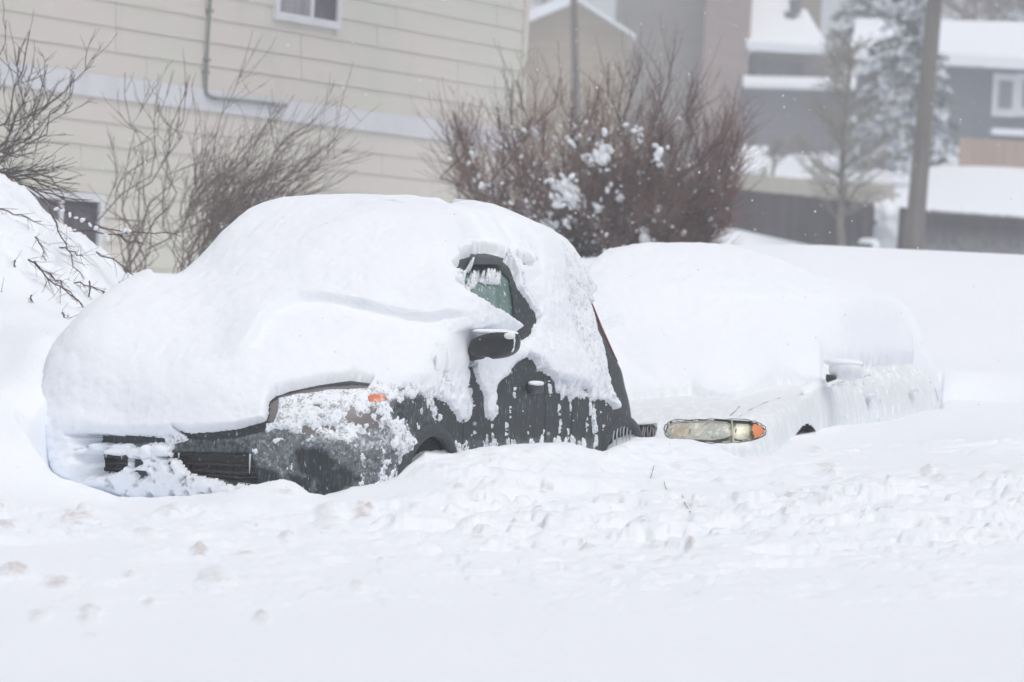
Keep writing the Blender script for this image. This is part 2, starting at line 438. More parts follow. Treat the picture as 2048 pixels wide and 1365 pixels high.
# snow cover: (polygon, cover value, coat thickness, edge noise, feather px, frost)
cover = [
    # thin wind-plastered coat over nose, fender and the front door's lower part
    ([(60, 862), (300, 868), (470, 864), (530, 850), (538, 800), (620, 776), (735, 766), (800, 772), (850, 762), (905, 790), (930, 900), (840, 960), (790, 1010), (500, 1010), (60, 1010)], .66, .014, .26, 8, .75),
    ([(690, 830), (760, 845), (800, 900), (740, 960), (680, 930)], .50, .007, .34, 16, .85),
    ([(395, 874), (470, 866), (560, 860), (610, 880), (560, 905), (400, 905), (350, 893)], .30, .005, .20, 12, .66),
    ([(560, 868), (690, 880), (760, 930), (700, 1000), (600, 990), (500, 950), (505, 900)], .38, .006, .26, 14, .70),
    ([(720, 905), (800, 890), (830, 930), (790, 970), (700, 975)], .46, .008, .30, 12, .70),
    ([(600, 850), (780, 852), (800, 880), (620, 884)], .50, .010, .26, 10, .8),
    ([(700, 805), (780, 830), (760, 860), (690, 850)], .48, .008, .26, 12, .75),
    ([(770, 812), (845, 790), (890, 880), (825, 870)], .36, .008, .34, 12, .45),
    ([(500, 932), (552, 942), (568, 975), (520, 975)], .0, .006, .22, 6, .3),
    ([(590, 900), (640, 898), (672, 925), (640, 955), (600, 945)], .0, .005, .22, 8, .2),
    ([(640, 945), (690, 930), (720, 960), (660, 992), (625, 990)], .2, .006, .3, 8, .35),
    ([(575, 950), (625, 955), (620, 990), (590, 975)], .1, .006, .3, 8, .3),
    # bare slots below the bonnet snow
    ([(534, 846), (538, 806), (552, 792), (557, 798), (556, 822), (548, 846)], 0, .01, .1, 3, 0),
    ([(552, 794), (580, 783), (640, 770), (700, 762), (744, 768), (732, 778), (660, 783), (600, 789), (560, 798)], 0, .01, .1, 3, .1),
    ([(350, 860), (385, 868), (430, 864), (470, 860), (535, 842), (532, 862), (475, 876), (420, 882), (380, 878)], .05, .02, .45, 3, .2),
    ([(132, 864), (200, 872), (262, 872), (330, 876), (330, 884), (262, 889), (200, 886), (140, 876)], .15, .02, .5, 4, .3),
    (GR1, 0, .02, .30, 5, 0), (GR2, 0, .02, .24, 5, 0),
    ([(355, 888), (400, 880), (470, 882), (500, 902), (350, 902)], .10, .006, .25, 6, .5),
    ([(60, 890), (148, 893), (148, 1000), (60, 1000)], .85, .035, .3, 6, .5),
    ([(112, 935), (124, 930), (126, 960), (112, 958)], 0, .01, .2, 3, .1),
    ([(262, 898), (345, 897), (352, 915), (372, 940), (395, 958), (440, 968), (520, 974), (520, 1010), (150, 1010), (155, 948), (240, 950), (262, 930)], .74, .036, .75, 12, .6),
    ([(268, 918), (290, 918), (292, 932), (272, 934)], .1, .03, .3, 5, .3),
    ([(270, 940), (300, 940), (298, 952), (272, 952)], .35, .03, .5, 5, .3),
    # the side, left bare by the wind
    ([(926, 735), (945, 732), (966, 752), (985, 764), (1012, 742), (1030, 722), (1046, 712), (1072, 728), (1086, 750), (1120, 766), (1150, 772), (1186, 790), (1212, 800), (1232, 830), (1236, 920), (1195, 925), (1150, 895), (900, 920), (880, 862), (868, 800), (900, 792)], 0, .02, 0.72, 15, .12),
    ([(850, 740), (926, 736), (940, 790), (932, 838), (915, 842), (905, 822), (884, 800), (850, 780)], .9, .03, 0.72, 15, .5),
    ([(944, 730), (984, 730), (990, 775), (986, 832), (976, 838), (966, 800)], .92, .022, 0.58, 10, .4),
    ([(1175, 790), (1190, 810), (1192, 860), (1182, 862), (1174, 820)], .50, .012, 0.87, 11, .4),
    ([(1138, 800), (1143, 800), (1145, 895), (1134, 895)], .48, .01, 0.72, 6, .4),
    ([(1100, 760), (1215, 775), (1222, 800), (1150, 800), (1100, 785)], .46, .02, 1.01, 15, .5),
    ([(900, 876), (1200, 870), (1200, 920), (900, 930)], .40, .014, 0.60, 18, .6),
    ([(1110, 520), (1240, 520), (1246, 790), (1185, 790), (1120, 640)], 1, .018, .16, 18, .3),
    # windows
    ([(880, 505), (1075, 500), (1095, 620), (1060, 700), (900, 700)], .95, .030, 0.20, 27, .3),
    ([(914, 520), (945, 514), (948, 530), (928, 545), (918, 540)], 0, .03, 0.29, 6, .4),
    ([(940, 508), (975, 508), (1010, 518), (1022, 540), (944, 545)], 0, .03, 0.22, 6, .4),
    ([(1024, 530), (1034, 520), (1052, 530), (1066, 543), (1056, 553), (1040, 550)], .05, .03, 0.51, 10, .5),
    ([(902, 545), (914, 536), (926, 552), (924, 566), (906, 556)], 0, .03, 0.29, 6, .2),
    ([(926, 548), (1000, 530), (1022, 545), (1036, 580), (1052, 600), (1068, 628), (1062, 640), (1040, 676), (1028, 672), (896, 614), (906, 582), (925, 566)], 0, .03, 0.43, 8, .25),
    ([(1030, 600), (1050, 605), (1072, 640), (1060, 672), (1040, 690), (1030, 670)], .1, .02, .6, 10, .3),
    ([(1006, 524), (1026, 545), (1048, 590), (1068, 620), (1058, 596), (1036, 552), (1022, 528)], .8, .012, 0.58, 6, .4),
    ([(905, 562), (925, 566), (925, 585), (905, 578)], .9, .015, 0.43, 6, .4),
    ([(932, 564), (955, 554), (1010, 560), (1014, 570), (960, 568), (938, 588), (934, 608)], .58, .005, 0.43, 8, .4),
    ([(1042, 766), (1084, 764), (1084, 800), (1044, 802)], 0, .02, 0.43, 8, .2),
    # rear quarter
    ([(1174, 604), (1190, 612), (1200, 598), (1196, 570), (1180, 528), (1192, 525), (1350, 560), (1350, 900), (1285, 905), (1215, 915), (1228, 850), (1232, 815), (1222, 780), (1205, 700), (1188, 650)], 0, .03, 0.17, 8, .1),
    (SIG, 0, .01, .1, 2, 0),
]
def deep_snow(car, c, T, AMP, nz, arch, H_ctrl, steps, up_lo=.34, r1=15, r2=14):
    """displace the body outward and up into a wind-smoothed snow cap with ragged lower edges"""
    PT = car.G.reshape(-1, 3)
    cc = np.where(arch, 0, c + AMP * nz)
    lip = np.clip((cc - .5) / .22, 0, 1); lip = np.sqrt(np.clip(1 - (1 - lip) ** 2, 0, 1))
    up = boxblur(sstep(car.N[..., 2], up_lo, up_lo + .25), 8, 2)
    Hs = tps(H_ctrl, car.G[..., :2].reshape(-1, 2), 1e-3).reshape(c.shape)
    Hh = np.clip(Hs - car.G[..., 2], 0, .9) * up
    big = (fbm(PT * 2.2, 3, 5).reshape(c.shape) - .5)
    Tn = boxblur(T, 6, 2) + .02 * big * (T > .03)
    full = car.G + car.N * Tn[..., None]; full[..., 2] += Hh * (1 + .05 * big)
    sm = boxblur(full, r1, 3)
    bare = (c < .75).astype(float)
    edge = np.clip(1 - boxblur(bare, r2, 2) * 2.2, 0, 1); edge = boxblur(sstep(edge, 0, 1), 7, 2)
    thin = car.G + car.N * (T * lip - .006 * (cc < .5))[..., None]
    thick = thin + (sm - thin) * lip[..., None]
    SN = thin + (thick - thin) * edge[..., None]
    SN = SN + car.N * (steps * edge * lip * (up > .02))[..., None] * .6 + np.array([0, 0, 1.]) * (steps * edge * lip * (up > .02))[..., None]
    SN[..., 2] = np.where((up > .5) & (car.G[..., 2] > 1.4), np.maximum(SN[..., 2], car.G[..., 2] + .07 * lip), SN[..., 2])
    fine = (fbm(SN.reshape(-1, 3) * 30, 4, 21, .6).reshape(c.shape) - .5)
    f2 = (fbm(SN.reshape(-1, 3) * 7, 3, 22, .6).reshape(c.shape) - .5)
    low = sstep(car.N[..., 2], .6, .2)
    f3 = (fbm(SN.reshape(-1, 3) * np.array([1.6, 5, 5]), 4, 23, .55).reshape(c.shape) - .5)
    SN = SN + car.N * (f3 * .045 * edge * lip)[..., None]
    SN = SN + car.N * ((fine * .004 + fine * .018 * low + f2 * .016) * lip)[..., None]
    # close the slit along the ridge of the cap
    n_ = 26; zc_ = SN[-n_, :, 2].copy(); mid = float(np.median(SN[-n_, :, 1]))
    for k in range(n_): SN[-1 - k, :, 1] = SN[-n_, :, 1] * (k / (n_ - 1)); SN[-1 - k, :, 0] = SN[-n_, :, 0]; SN[-1 - k, :, 2] = zc_ * (k / (n_ - 1)) + zc_.mean() * (1 - k / (n_ - 1))
    return SN, cc
c = np.ones(S.px.shape); T = np.full(S.px.shape, .06); AMP = np.full(S.px.shape, .14); FR = np.full(S.px.shape, .12)
for poly, val, th, amp, fe, fr in cover:
    w = sstep(-poly_sd(sx, sy, poly), -fe, fe) * S.vis
    c = c * (1 - w) + val * w; T = T * (1 - w) + th * w; AMP = AMP * (1 - w) + amp * w; FR = FR * (1 - w) + fr * w
PT = S.G.reshape(-1, 3)
back = (~S.vis) & (S.p[None] > .5) & (S.G[..., 2] < 1.42) & (S.G[..., 0] > 3.0) & (S.G[..., 1] > .4)
c = np.where(back, 0, c)
c = np.maximum(c, sstep(-S.N[..., 1], .38, .55))
T = T + .32 * sstep(-S.N[..., 1], .15, .8) * sstep(S.G[..., 2], .28, .45) * (1 - .85 * sstep(S.G[..., 2], .98, 1.32))
T = T + .17 * sstep(-poly_sd(sx, sy, [(870, 600), (905, 605), (965, 640), (1000, 662), (960, 690), (905, 705), (860, 670)]), -22, 12) * S.vis
sidew = np.clip(S.N[..., 1], 0, 1) * sstep(S.G[..., 0], .9, 1.3)
n_iso = fbm(PT * np.array([22, 22, 22]), 6, 3, .66).reshape(c.shape)
n_run = fbm(PT * np.array([36, 36, 10]), 6, 11, .62).reshape(c.shape)
nz = ((n_iso * (1 - sidew) + n_run * sidew) - .5) * 3.0
# the wind-shaped cap: its upper surface over the footprint of the car
H_ctrl = [(-.1, -1.1, .95), (.3, -1.1, 1.24), (.6, -1.0, 1.28), (.9, -.95, 1.36), (1.2, -.9, 1.45), (1.38, -.85, 1.54), (1.7, -.7, 1.80), (2.05, -.62, 1.85), (3.0, -.6, 1.85), (3.6, -.6, 1.78),
          (.0, 0, .80), (.15, 0, .90), (.3, 0, 1.02), (.6, 0, 1.20), (1.0, 0, 1.42), (1.4, 0, 1.68), (1.8, 0, 1.80), (2.3, 0, 1.85), (3.2, 0, 1.855), (3.9, 0, 1.70),
          (.0, -.6, .82), (.3, -.6, 1.08), (.8, -.5, 1.36),
          (.08, .45, .83), (.3, .65, .93), (.6, .74, 1.01), (.9, .72, 1.13), (1.1, .62, 1.30), (1.3, .58, 1.50), (1.6, .52, 1.66), (2.0, .52, 1.75),
          (2.8, .52, 1.80), (3.4, .45, 1.70), (3.7, .35, 1.58), (.5, .4, 1.08), (.9, .4, 1.27), (1.5, .85, 1.46), (2.0, .85, 1.50), (2.4, .85, 1.62), (3.2, .8, 1.58), (.9, 1.0, 1.0)]
ld, lsg = line_d(sx, sy, [(300, 790), (475, 765), (520, 745), (600, 718), (660, 700), (740, 697), (850, 704), (930, 640)])
ledge = sstep(ld * lsg + (fbm(PT * 5, 3, 61).reshape(ld.shape) - .5) * 14, -2, 4) * sstep(-sx, -930, -860) * sstep(sx, 380, 520) * S.vis * sstep(sy, 560, 600) * np.exp(-ld / 90)
ld, lsg = line_d(sx, sy, [(850, 500), (870, 468), (960, 460), (1080, 470), (1150, 500)])
ledge2 = sstep(ld * lsg, -5, 8) * S.vis * sstep(sx, 840, 960) * sstep(sx, 1180, 1060) * sstep(sy, 560, 500)
SN, cc = deep_snow(S, c, T, AMP, nz, arches, H_ctrl, .042 * ledge)
fm = fany_of(cc > .47) & ~fany_of(arches)
submesh("snow_cover", S.loc(SN), S.nv, S.nu, fm, car_snow, suv, True, {"coat": sstep(T, .026, .012) * S.vis})["label"] = "thick wind-packed snow cap and plastered snow"

gmask = inpoly(GR1) | inpoly(GR2)
body_keep = ~fmask_of(arches) & ~fmask_of(gmask) & ~fmask_of(inpoly(WIN)) & ~fmask_of(inpoly(HL))
body = submesh("body", S.loc(S.G), S.nv, S.nu, body_keep, paint, suv, True, {"frost": FR})
submesh("headlight", S.loc(S.G - S.N * .002), S.nv, S.nu, fmask_of(inpoly(HL, 2)) & ~fmask_of(inpoly(SIG)), mat("headlight_lens", (.16, .145, .15), .35), suv)["label"] = "headlight plastered with frozen snow"
submesh("turn_signal", S.loc(S.G + S.N * .003), S.nv, S.nu, fmask_of(inpoly(SIG, 1)), orange, suv)
submesh("window", S.loc(S.G - S.N * .012), S.nv, S.nu, fmask_of(inpoly(WIN, 5)), glass_m, suv)["label"] = "frost-speckled greenish front door window"
gr = submesh("grille", S.loc(S.G - S.N * .05), S.nv, S.nu, fmask_of(inpoly(GR1, 12) | inpoly(GR2, 12)), grille_m, suv)
m = MB()
def bar(pts, off, r, n=5): m.tube([S.loc(S.surf(x, y, off)) for x, y in pts], r, n)
def grille_set(rows, cols):
    global m
    m = MB()
    for (xa, ya), (xb, yb) in rows: bar([(xa + (xb - xa) * k / 10, ya + (yb - ya) * k / 10) for k in range(11)], -.022, .0075)
    for x, ya, yb in cols: bar([(x, ya), (x + 2, yb)], -.026, .006)
    m.build("grille_bars", grille_m, gr, True)
grille_set([((345, 908), (505, 911)), ((346, 926), (510, 932)), ((350, 940), (515, 947)), ((352, 952), (518, 958)), ((352, 962), (520, 966))], [(352 + k * 14.5, 926 + k * .5, 966) for k in range(12)])
grille_set([((146, 914), (268, 915)), ((148, 925), (268, 928)), ((150, 936), (268, 940))], [(152 + k * 15, 925, 944) for k in range(8)])
def annulus(cs, t, z, r0, r1, th, a0=0, a1=math.pi, n=40):
    b = MB(); vs = []
    for i in range(n + 1):
        a = a0 + (a1 - a0) * i / n
        for (r, tt) in ((r0, t - th), (r0, t + th * .6), ((r0 + r1) / 2, t + th), (r1, t + th * .3), (r1, t - th)):
            vs.append((cs + r * math.cos(a), -tt, z + r * math.sin(a)))
    fs = [(i * 5 + k, i * 5 + (k + 1) % 5, (i + 1) * 5 + (k + 1) % 5, (i + 1) * 5 + k) for i in range(n) for k in range(5)]
    return b.add(vs, fs)
for cs, r, tt in ((FW, .345, .882), (RW, .355, .875)):
    annulus(cs, tt, .33, r, r + .065, .022).build("wheel_arch", cladding, suv, True)
    b = MB(); b.tube([(cs, -.30, .33), (cs, -.84, .33)], .335, 40); b.build("tyre", rubber, suv, True)
    li = MB(); n = 24
    li.add([(cs + .37 * math.cos(math.pi * i / n), -tq, .33 + .37 * math.sin(math.pi * i / n)) for tq in (.2, .87) for i in range(n + 1)],
           [(i, i + 1, n + 2 + i, n + 1 + i) for i in range(n)]); li.build("arch_liner", rubber, suv, True)
# mirror
M0 = S.unproj(990, 690, 1.02)
V, F = superell((0, 0, 0), (.085, .135, .075), .72)
V[:, 2] *= 1 - .18 * (V[:, 1] < 0) ; V[:, 2] += .02 * V[:, 1] / .13
mir = mesh_obj("wing_mirror", S.loc(V + M0), F, plastic, suv, True)
b = MB(); b.tube([S.loc(M0 + np.array([.02, -.08, -.035])), S.loc(np.array([M0[0] + .03, .80, M0[2] - .06]))], [.045, .05], 10); b.build("mirror_arm", plastic, mir, True)
V, F = superell(M0 + np.array([0, -.005, .066]), (.062, .125, .016), .9, 60, 20, .014, 5); mesh_obj("snow_cover", S.loc(V), F, snow, mir, True)
for (px_, py_, r, sd_) in [(1024, 688, (.02, .02, .05), 7), (1019, 672, (.03, .03, .02), 8)]:
    V, F = superell(S.unproj(px_, py_, 1.13), r, .9, 24, 16, .012, sd_)
    mesh_obj("frost", S.loc(V), F, thin_snow, mir, True)
# door handle
Hd = S.surf(1064, 778, .0)
V, F = superell(Hd + np.array([0, .012, 0]), (.085, .03, .028), .5, 24, 12)
h = mesh_obj("door_handle", S.loc(V), F, plastic, suv, True)
V, F = superell(Hd + np.array([0, .02, .03]), (.085, .028, .014), .8, 24, 12, .008, 4)
mesh_obj("snow_cover", S.loc(V), F, snow, h, True)
# door seams and rain guard
for line in ([(1084, 722), (1088, 760), (1090, 800), (1090, 880)], [(1146, 770), (1146, 820), (1140, 890)], [(925, 735), (930, 800), (925, 890)]):
    b = MB(); b.tube([S.loc(S.surf(x, y, .000)) for x, y in line], .004, 5); b.build("door_seam", dark_m, suv, True)
b = MB()
gp = [S.surf(x, y, .018) for x, y in ((934, 520), (955, 520), (980, 524), (1003, 534))]
gq = [S.surf(x, y, .035) for x, y in ((934, 536), (955, 537), (980, 538), (1003, 540))]
for i in range(3): b.add([S.loc(p) for p in (gp[i], gp[i + 1], gq[i + 1], gq[i])] + [S.loc(p - np.array([0, .006, 0])) for p in (gp[i], gp[i + 1], gq[i + 1], gq[i])], [(0, 1, 2, 3), (7, 6, 5, 4), (3, 2, 6, 7)])
b.build("rain_guard", cladding, suv)
# rear tail light edge and icicles
b = MB(); b.tube([S.loc(S.surf(x, y, .004)) for x, y in ((1197, 575), (1208, 610), (1219, 650), (1228, 690), (1234, 725))], [.003, .009, .011, .009, .003], 6)
b.build("tail_light", mat("red_lens", (.22, .03, .05), .3), suv, True)
rnd = random.Random(4)
def icicle(px_, py_, ln, r, off=.01):
    p = S.loc(S.surf(px_, py_, off)); k = MB()
    k.tube([p, p + np.array([0, 0, -ln * .4]), p + np.array([.002, 0, -ln * .8]), p + np.array([0, 0, -ln])], [r, r * .75, r * .45, r * .1], 6)
    k.build("icicle", ice, suv, True)
for px_, py_, ln, r in [(1224, 862, .11, .006), (1231, 856, .12, .007), (1238, 853, .07, .006), (1244, 852, .10, .007), (1251, 853, .12, .006), (1258, 856, .08, .007), (1265, 862, .06, .006),
                        (182, 908, .12, .010), (176, 905, .03, .006), (190, 908, .045, .006), (130, 908, .15, .009), (140, 905, .14, .016), (172, 906, .02, .006), (246, 908, .03, .005), (300, 908, .05, .006), (360, 906, .03, .006), (503, 908, .10, .006), (216, 908, .02, .006)]:
    icicle(px_, py_, ln, r)
# lumps of snow frozen over the lower grille
for i, (px_, py_, r) in enumerate([(300, 908, .035), (325, 904, .03), (277, 906, .024)]):
    V, F = superell(S.surf(px_, py_, .01), (r * .8, r * 1.5, r * .8), .95, 30, 20, .03, 30 + i)
    mesh_obj("snow_lump", S.loc(V), F, snow, suv, True)

# ---- the white sedan behind it
sed_rings = [(.18, .18, .16, 4.15, .80), (.28, .28, .06, 4.2, .87), (.40, .40, .0, 4.2, .90), (.52, .52, .0, 4.2, .905), (.58, .60, .03, 4.2, .905),
             (.66, .72, .08, 4.18, .90), (.74, .82, .20, 4.14, .885), (.82, .90, .50, 4.1, .86), (.93, .95, 1.35, 4.0, .82), (1.08, 1.08, 1.75, 3.9, .70),
             (1.24, 1.24, 2.1, 3.7, .58), (1.35, 1.35, 2.35, 3.6, .46), (1.41, 1.41, 2.5, 3.4, .28), (1.42, 1.42, 2.9, 3.2, .01)]
splan = [(0, 0), (.01, .25), (.035, .5), (.08, .70), (.15, .85), (.28, .95), (.5, .99), (.9, 1.0), (1.6, 1.0), (2.6, 1.0), (3.2, 1.0), (3.7, .985), (3.98, .93), (4.12, .78), (4.19, .45), (4.2, 0)]
W = Car((1.517, 23.67), 0.9, sed_rings, splan, 230, 0, 560)
sedan = empty("white_sedan", W.c, W.rz, "white sedan drowned in a snowdrift, only its headlight, nose and doors showing", "car")
wx, wy = W.px, W.py
def winp(P, grow=0): return W.vis & (poly_sd(wx, wy, P) < grow)
WFW = W.unproj(1612, 885, .9)[0]
arch_w = arch_mask(W.G, WFW, .37, .32)
WHL = [(1328, 862), (1332, 848), (1345, 841), (1400, 839), (1460, 838), (1500, 840), (1524, 848), (1533, 860), (1528, 873), (1505, 882), (1460, 886), (1400, 887), (1350, 882), (1332, 874)]
WGR = [(1210, 850), (1300, 846), (1314, 850), (1318, 860), (1314, 874), (1302, 882), (1210, 884)]
def chaikin(P, n=2):
    for _ in range(n):
        P = [q for (x0, y0), (x1, y1) in zip(P, P[1:] + P[:1]) for q in ((x0 * .75 + x1 * .25, y0 * .75 + y1 * .25), (x0 * .25 + x1 * .75, y0 * .25 + y1 * .75))]
    return P
WHL = chaikin(WHL)
WSG = [(1504, 845), (1524, 850), (1532, 860), (1526, 873), (1508, 878), (1503, 862)]
cover_w = [
    ([(1180, 812), (1260, 800), (1380, 790), (1470, 800), (1560, 768), (1640, 768), (1648, 730), (1700, 742), (1740, 742), (1760, 735), (1830, 728), (1868, 722), (1910, 760), (1920, 1000), (1180, 1000)], 0, .01, .16, 7),
    ([(1655, 735), (1790, 728), (1860, 740), (1880, 820), (1700, 860), (1648, 800)], .36, .006, .42, 10),
]
c = np.ones(wx.shape); T = np.full(wx.shape, .05); AMP = np.full(wx.shape, .10)
for poly, val, th, amp, fe in cover_w:
    w = sstep(-poly_sd(wx, wy, poly), -fe, fe) * W.vis
    c = c * (1 - w) + val * w; T = T * (1 - w) + th * w; AMP = AMP * (1 - w) + amp * w
PT = W.G.reshape(-1, 3)
nz = (fbm(PT * np.array([30, 30, 8]), 5, 41, .6).reshape(c.shape) - .5) * 3
Hw_ctrl = [(0, 0, .84), (0, -.8, .95), (.1, .5, .78), (.3, .8, .84), (.5, 0, 1.05), (.5, -.9, 1.35), (.9, .8, .96), (1.2, 0, 1.38), (1.2, -.9, 1.64), (1.3, .6, 1.17), (1.8, .6, 1.34), (1.8, 0, 1.60),
           (1.8, -.9, 1.72), (2.5, .6, 1.48), (2.5, 0, 1.68), (2.5, -.9, 1.74), (3.5, .6, 1.46), (3.5, 0, 1.64), (3.5, -.9, 1.72), (4.6, .6, 1.40), (4.6, 0, 1.5), (4.6, -.8, 1.5), (.9, .4, 1.08)]
ld, lsg = line_d(wx, wy, [(1230, 778), (1290, 772), (1400, 752), (1500, 722), (1590, 690), (1640, 680)])
SN, cc = deep_snow(W, c, T, AMP, nz, arch_w, Hw_ctrl, .035 * sstep(ld * lsg, -5, 7) * W.vis * sstep(wx, 1660, 1560), .16, 28, 12)
submesh("snow_cover", W.loc(SN), W.nv, W.nu, fany_of(cc > .47) & ~fany_of(arch_w), snow, sedan)
submesh("body", W.loc(W.G), W.nv, W.nu, ~fmask_of(arch_w) & ~fmask_of(winp(WHL)) & ~fmask_of(winp(WGR)), white_paint, sedan)
# headlight: dark surround, lens with lamp bowls behind it, amber end
lens = mat("clear_lens", (.62, .62, .54), .08)
lens.node_tree.nodes["Principled BSDF"].inputs["Transmission Weight"].default_value = .75
lens.node_tree.nodes["Principled BSDF"].inputs["IOR"].default_value = 1.15
frost_lens = mat("iced_lens", (.46, .45, .38), .2)
frost_lens.node_tree.nodes['Principled BSDF'].inputs['Coat Weight'].default_value = 1.0
noise_mix(frost_lens, (.40, .39, .33), (.52, .54, .50), (7, 9, 9), .35, .6, 3)
noise_mix(frost_lens, None, (.24, .19, .12), (9, 9, 9), .56, .66, 2)
noise_mix(frost_lens, None, (.8, .82, .84), (80, 80, 80), .60, .68, 8, .8)
bowl = mat("lamp_bowl", (.44, .45, .36), .25, .3)
noise_mix(bowl, (.44, .45, .36), (.30, .31, .22), (14, 14, 14), .4, .65, 2)
hl = submesh("headlight", W.loc(W.G - W.N * .030), W.nv, W.nu, fmask_of(winp(WHL, 5)), bowl, sedan)
hl["label"] = "wide frosted headlight with a dark rubber surround"
LH = [(1334, 862), (1338, 850), (1350, 844), (1450, 843), (1461, 850), (1463, 880), (1350, 878), (1338, 872)]
LH = chaikin(LH)
LT = [(1470, 846), (1500, 846), (1501, 879), (1470, 881)]
submesh("lens", W.loc(W.G - W.N * .004), W.nv, W.nu, fmask_of(winp(LH, 1)), frost_lens, hl)
for ex, ey, ea, eb, cl in ((1362, 862, 22, 13, (.42, .36, .27)), (1392, 861, 16, 15, (.52, .51, .42)), (1434, 862, 25, 16, (.36, .39, .34))):
    E = [(ex + ea * math.cos(k / 24 * 2 * math.pi), ey + eb * math.sin(k / 24 * 2 * math.pi)) for k in range(24)]
    rm = mat("reflector", cl, .25); noise_mix(rm, cl, tuple(min(.85, c_ * 1.8) for c_ in cl), (22, 22, 22), .45, .7, 6); noise_mix(rm, None, (.85, .87, .88), (90, 90, 90), .62, .68, 6)
    submesh("reflector", W.loc(W.G - W.N * .0015), W.nv, W.nu, fmask_of(winp(E)), rm, hl)
submesh("side_lamp", W.loc(W.G - W.N * .006), W.nv, W.nu, fmask_of(winp(LT, 0)), bowl, hl)
submesh("turn_signal", W.loc(W.G - W.N * .003), W.nv, W.nu, fmask_of(winp(WSG, 0)), mat("amber_lens", (.72, .23, .07), .3), hl)
b = MB(); b.tube([W.loc(W.surf(x, y, -.002)) for x, y in WHL + WHL[:1]], .0045, 6); b.build("surround", dark_m, hl, True)
b = MB(); b.tube([W.loc(W.surf(x, y, -.002)) for x, y in LH + LH[:1]], .005, 6); b.tube([W.loc(W.surf(x, y, -.002)) for x, y in ((1465, 841), (1466, 884))], .007, 6)
b.build("lens_frame", mat("lens_frame", (.45, .45, .38), .4), hl, True)
gw = submesh("grille", W.loc(W.G - W.N * .03), W.nv, W.nu, fmask_of(winp(WGR, 8)), dark_m, sedan)
b = MB()
for k in range(19):
    x = 1222 + k * 5.2
    b.tube([W.loc(W.surf(x, y, -.006)) for y in (849, 858, 868, 880)], .0035, 5)
b.build("grille_slats", rim_m, gw, True)
b = MB(); b.tube([W.loc(W.surf(x, y, .0)) for x, y in WGR], .010, 6); b.build("grille_surround", white_paint, gw, True)
for pts in ([(1460, 834), (1468, 825), (1480, 814)], [(1480, 833), (1500, 820), (1530, 806), (1560, 796)], [(1665, 770), (1690, 763)], [(1700, 762), (1735, 752), (1740, 751)], [(1758, 752), (1760, 800), (1759, 850)]):
    b = MB(); b.tube([W.loc(W.surf(x, y, .0)) for x, y in pts], .0028, 5); b.build("panel_gap", mat("panel_gap", (.22, .23, .24), .7) if pts[0][0] != 1460 else dark_m, sedan, True)
b = MB(); b.tube([W.loc(W.surf(x, y, .0)) for x, y in ((1868, 722), (1880, 745), (1887, 775), (1888, 800), (1885, 822))], .004, 5); b.build("door_seam", bpy.data.materials["panel_gap"], sedan, True)
b = MB(); b.tube([(WFW, -.4, .32), (WFW, -.86, .32)], .30, 36); b.build("tyre", rubber, sedan, True)
li = MB(); n = 24
li.add([(WFW + .34 * math.cos(math.pi * i / n), -tq, .32 + .34 * math.sin(math.pi * i / n)) for tq in (.2, .88) for i in range(n + 1)], [(i, i + 1, n + 2 + i, n + 1 + i) for i in range(n)])
li.build("arch_liner", rubber, sedan, True)
b = MB(); b.tube([(WFW, -.86, .32), (WFW, -.87, .32)], .21, 30); b.build("hubcap", rim_m, sedan, True)
M1 = W.unproj(1692, 742, 1.0)
V, F = superell((0, 0, 0), (.07, .115, .062), .85)
mw = mesh_obj("wing_mirror", W.loc(V + M1), F, white_paint, sedan, True)
b = MB(); b.tube([W.loc(W.unproj(1654, 757, .9)), W.loc(W.unproj(1672, 756, .96))], [.028, .012], 8); b.build("mirror_arm", plastic, mw, True)
V, F = superell(M1 + np.array([.01, -.02, .05]), (.075, .13, .028), .9, 40, 18, .014, 3); mesh_obj("snow_cover", W.loc(V), F, snow, mw, True)
for px_, py_ in ((1742, 792), (1829, 780)):
    V, F = superell(W.unproj(px_, py_, .905), (.07, .018, .016), .6, 20, 10); h = mesh_obj("door_handle", W.loc(V), F, white_paint, sedan, True)
V, F = superell(W.unproj(1740, 808, .905), (.025, .008, .02), .9, 20, 10); mesh_obj("keyhole_ice", W.loc(V), F, ice, sedan, True)

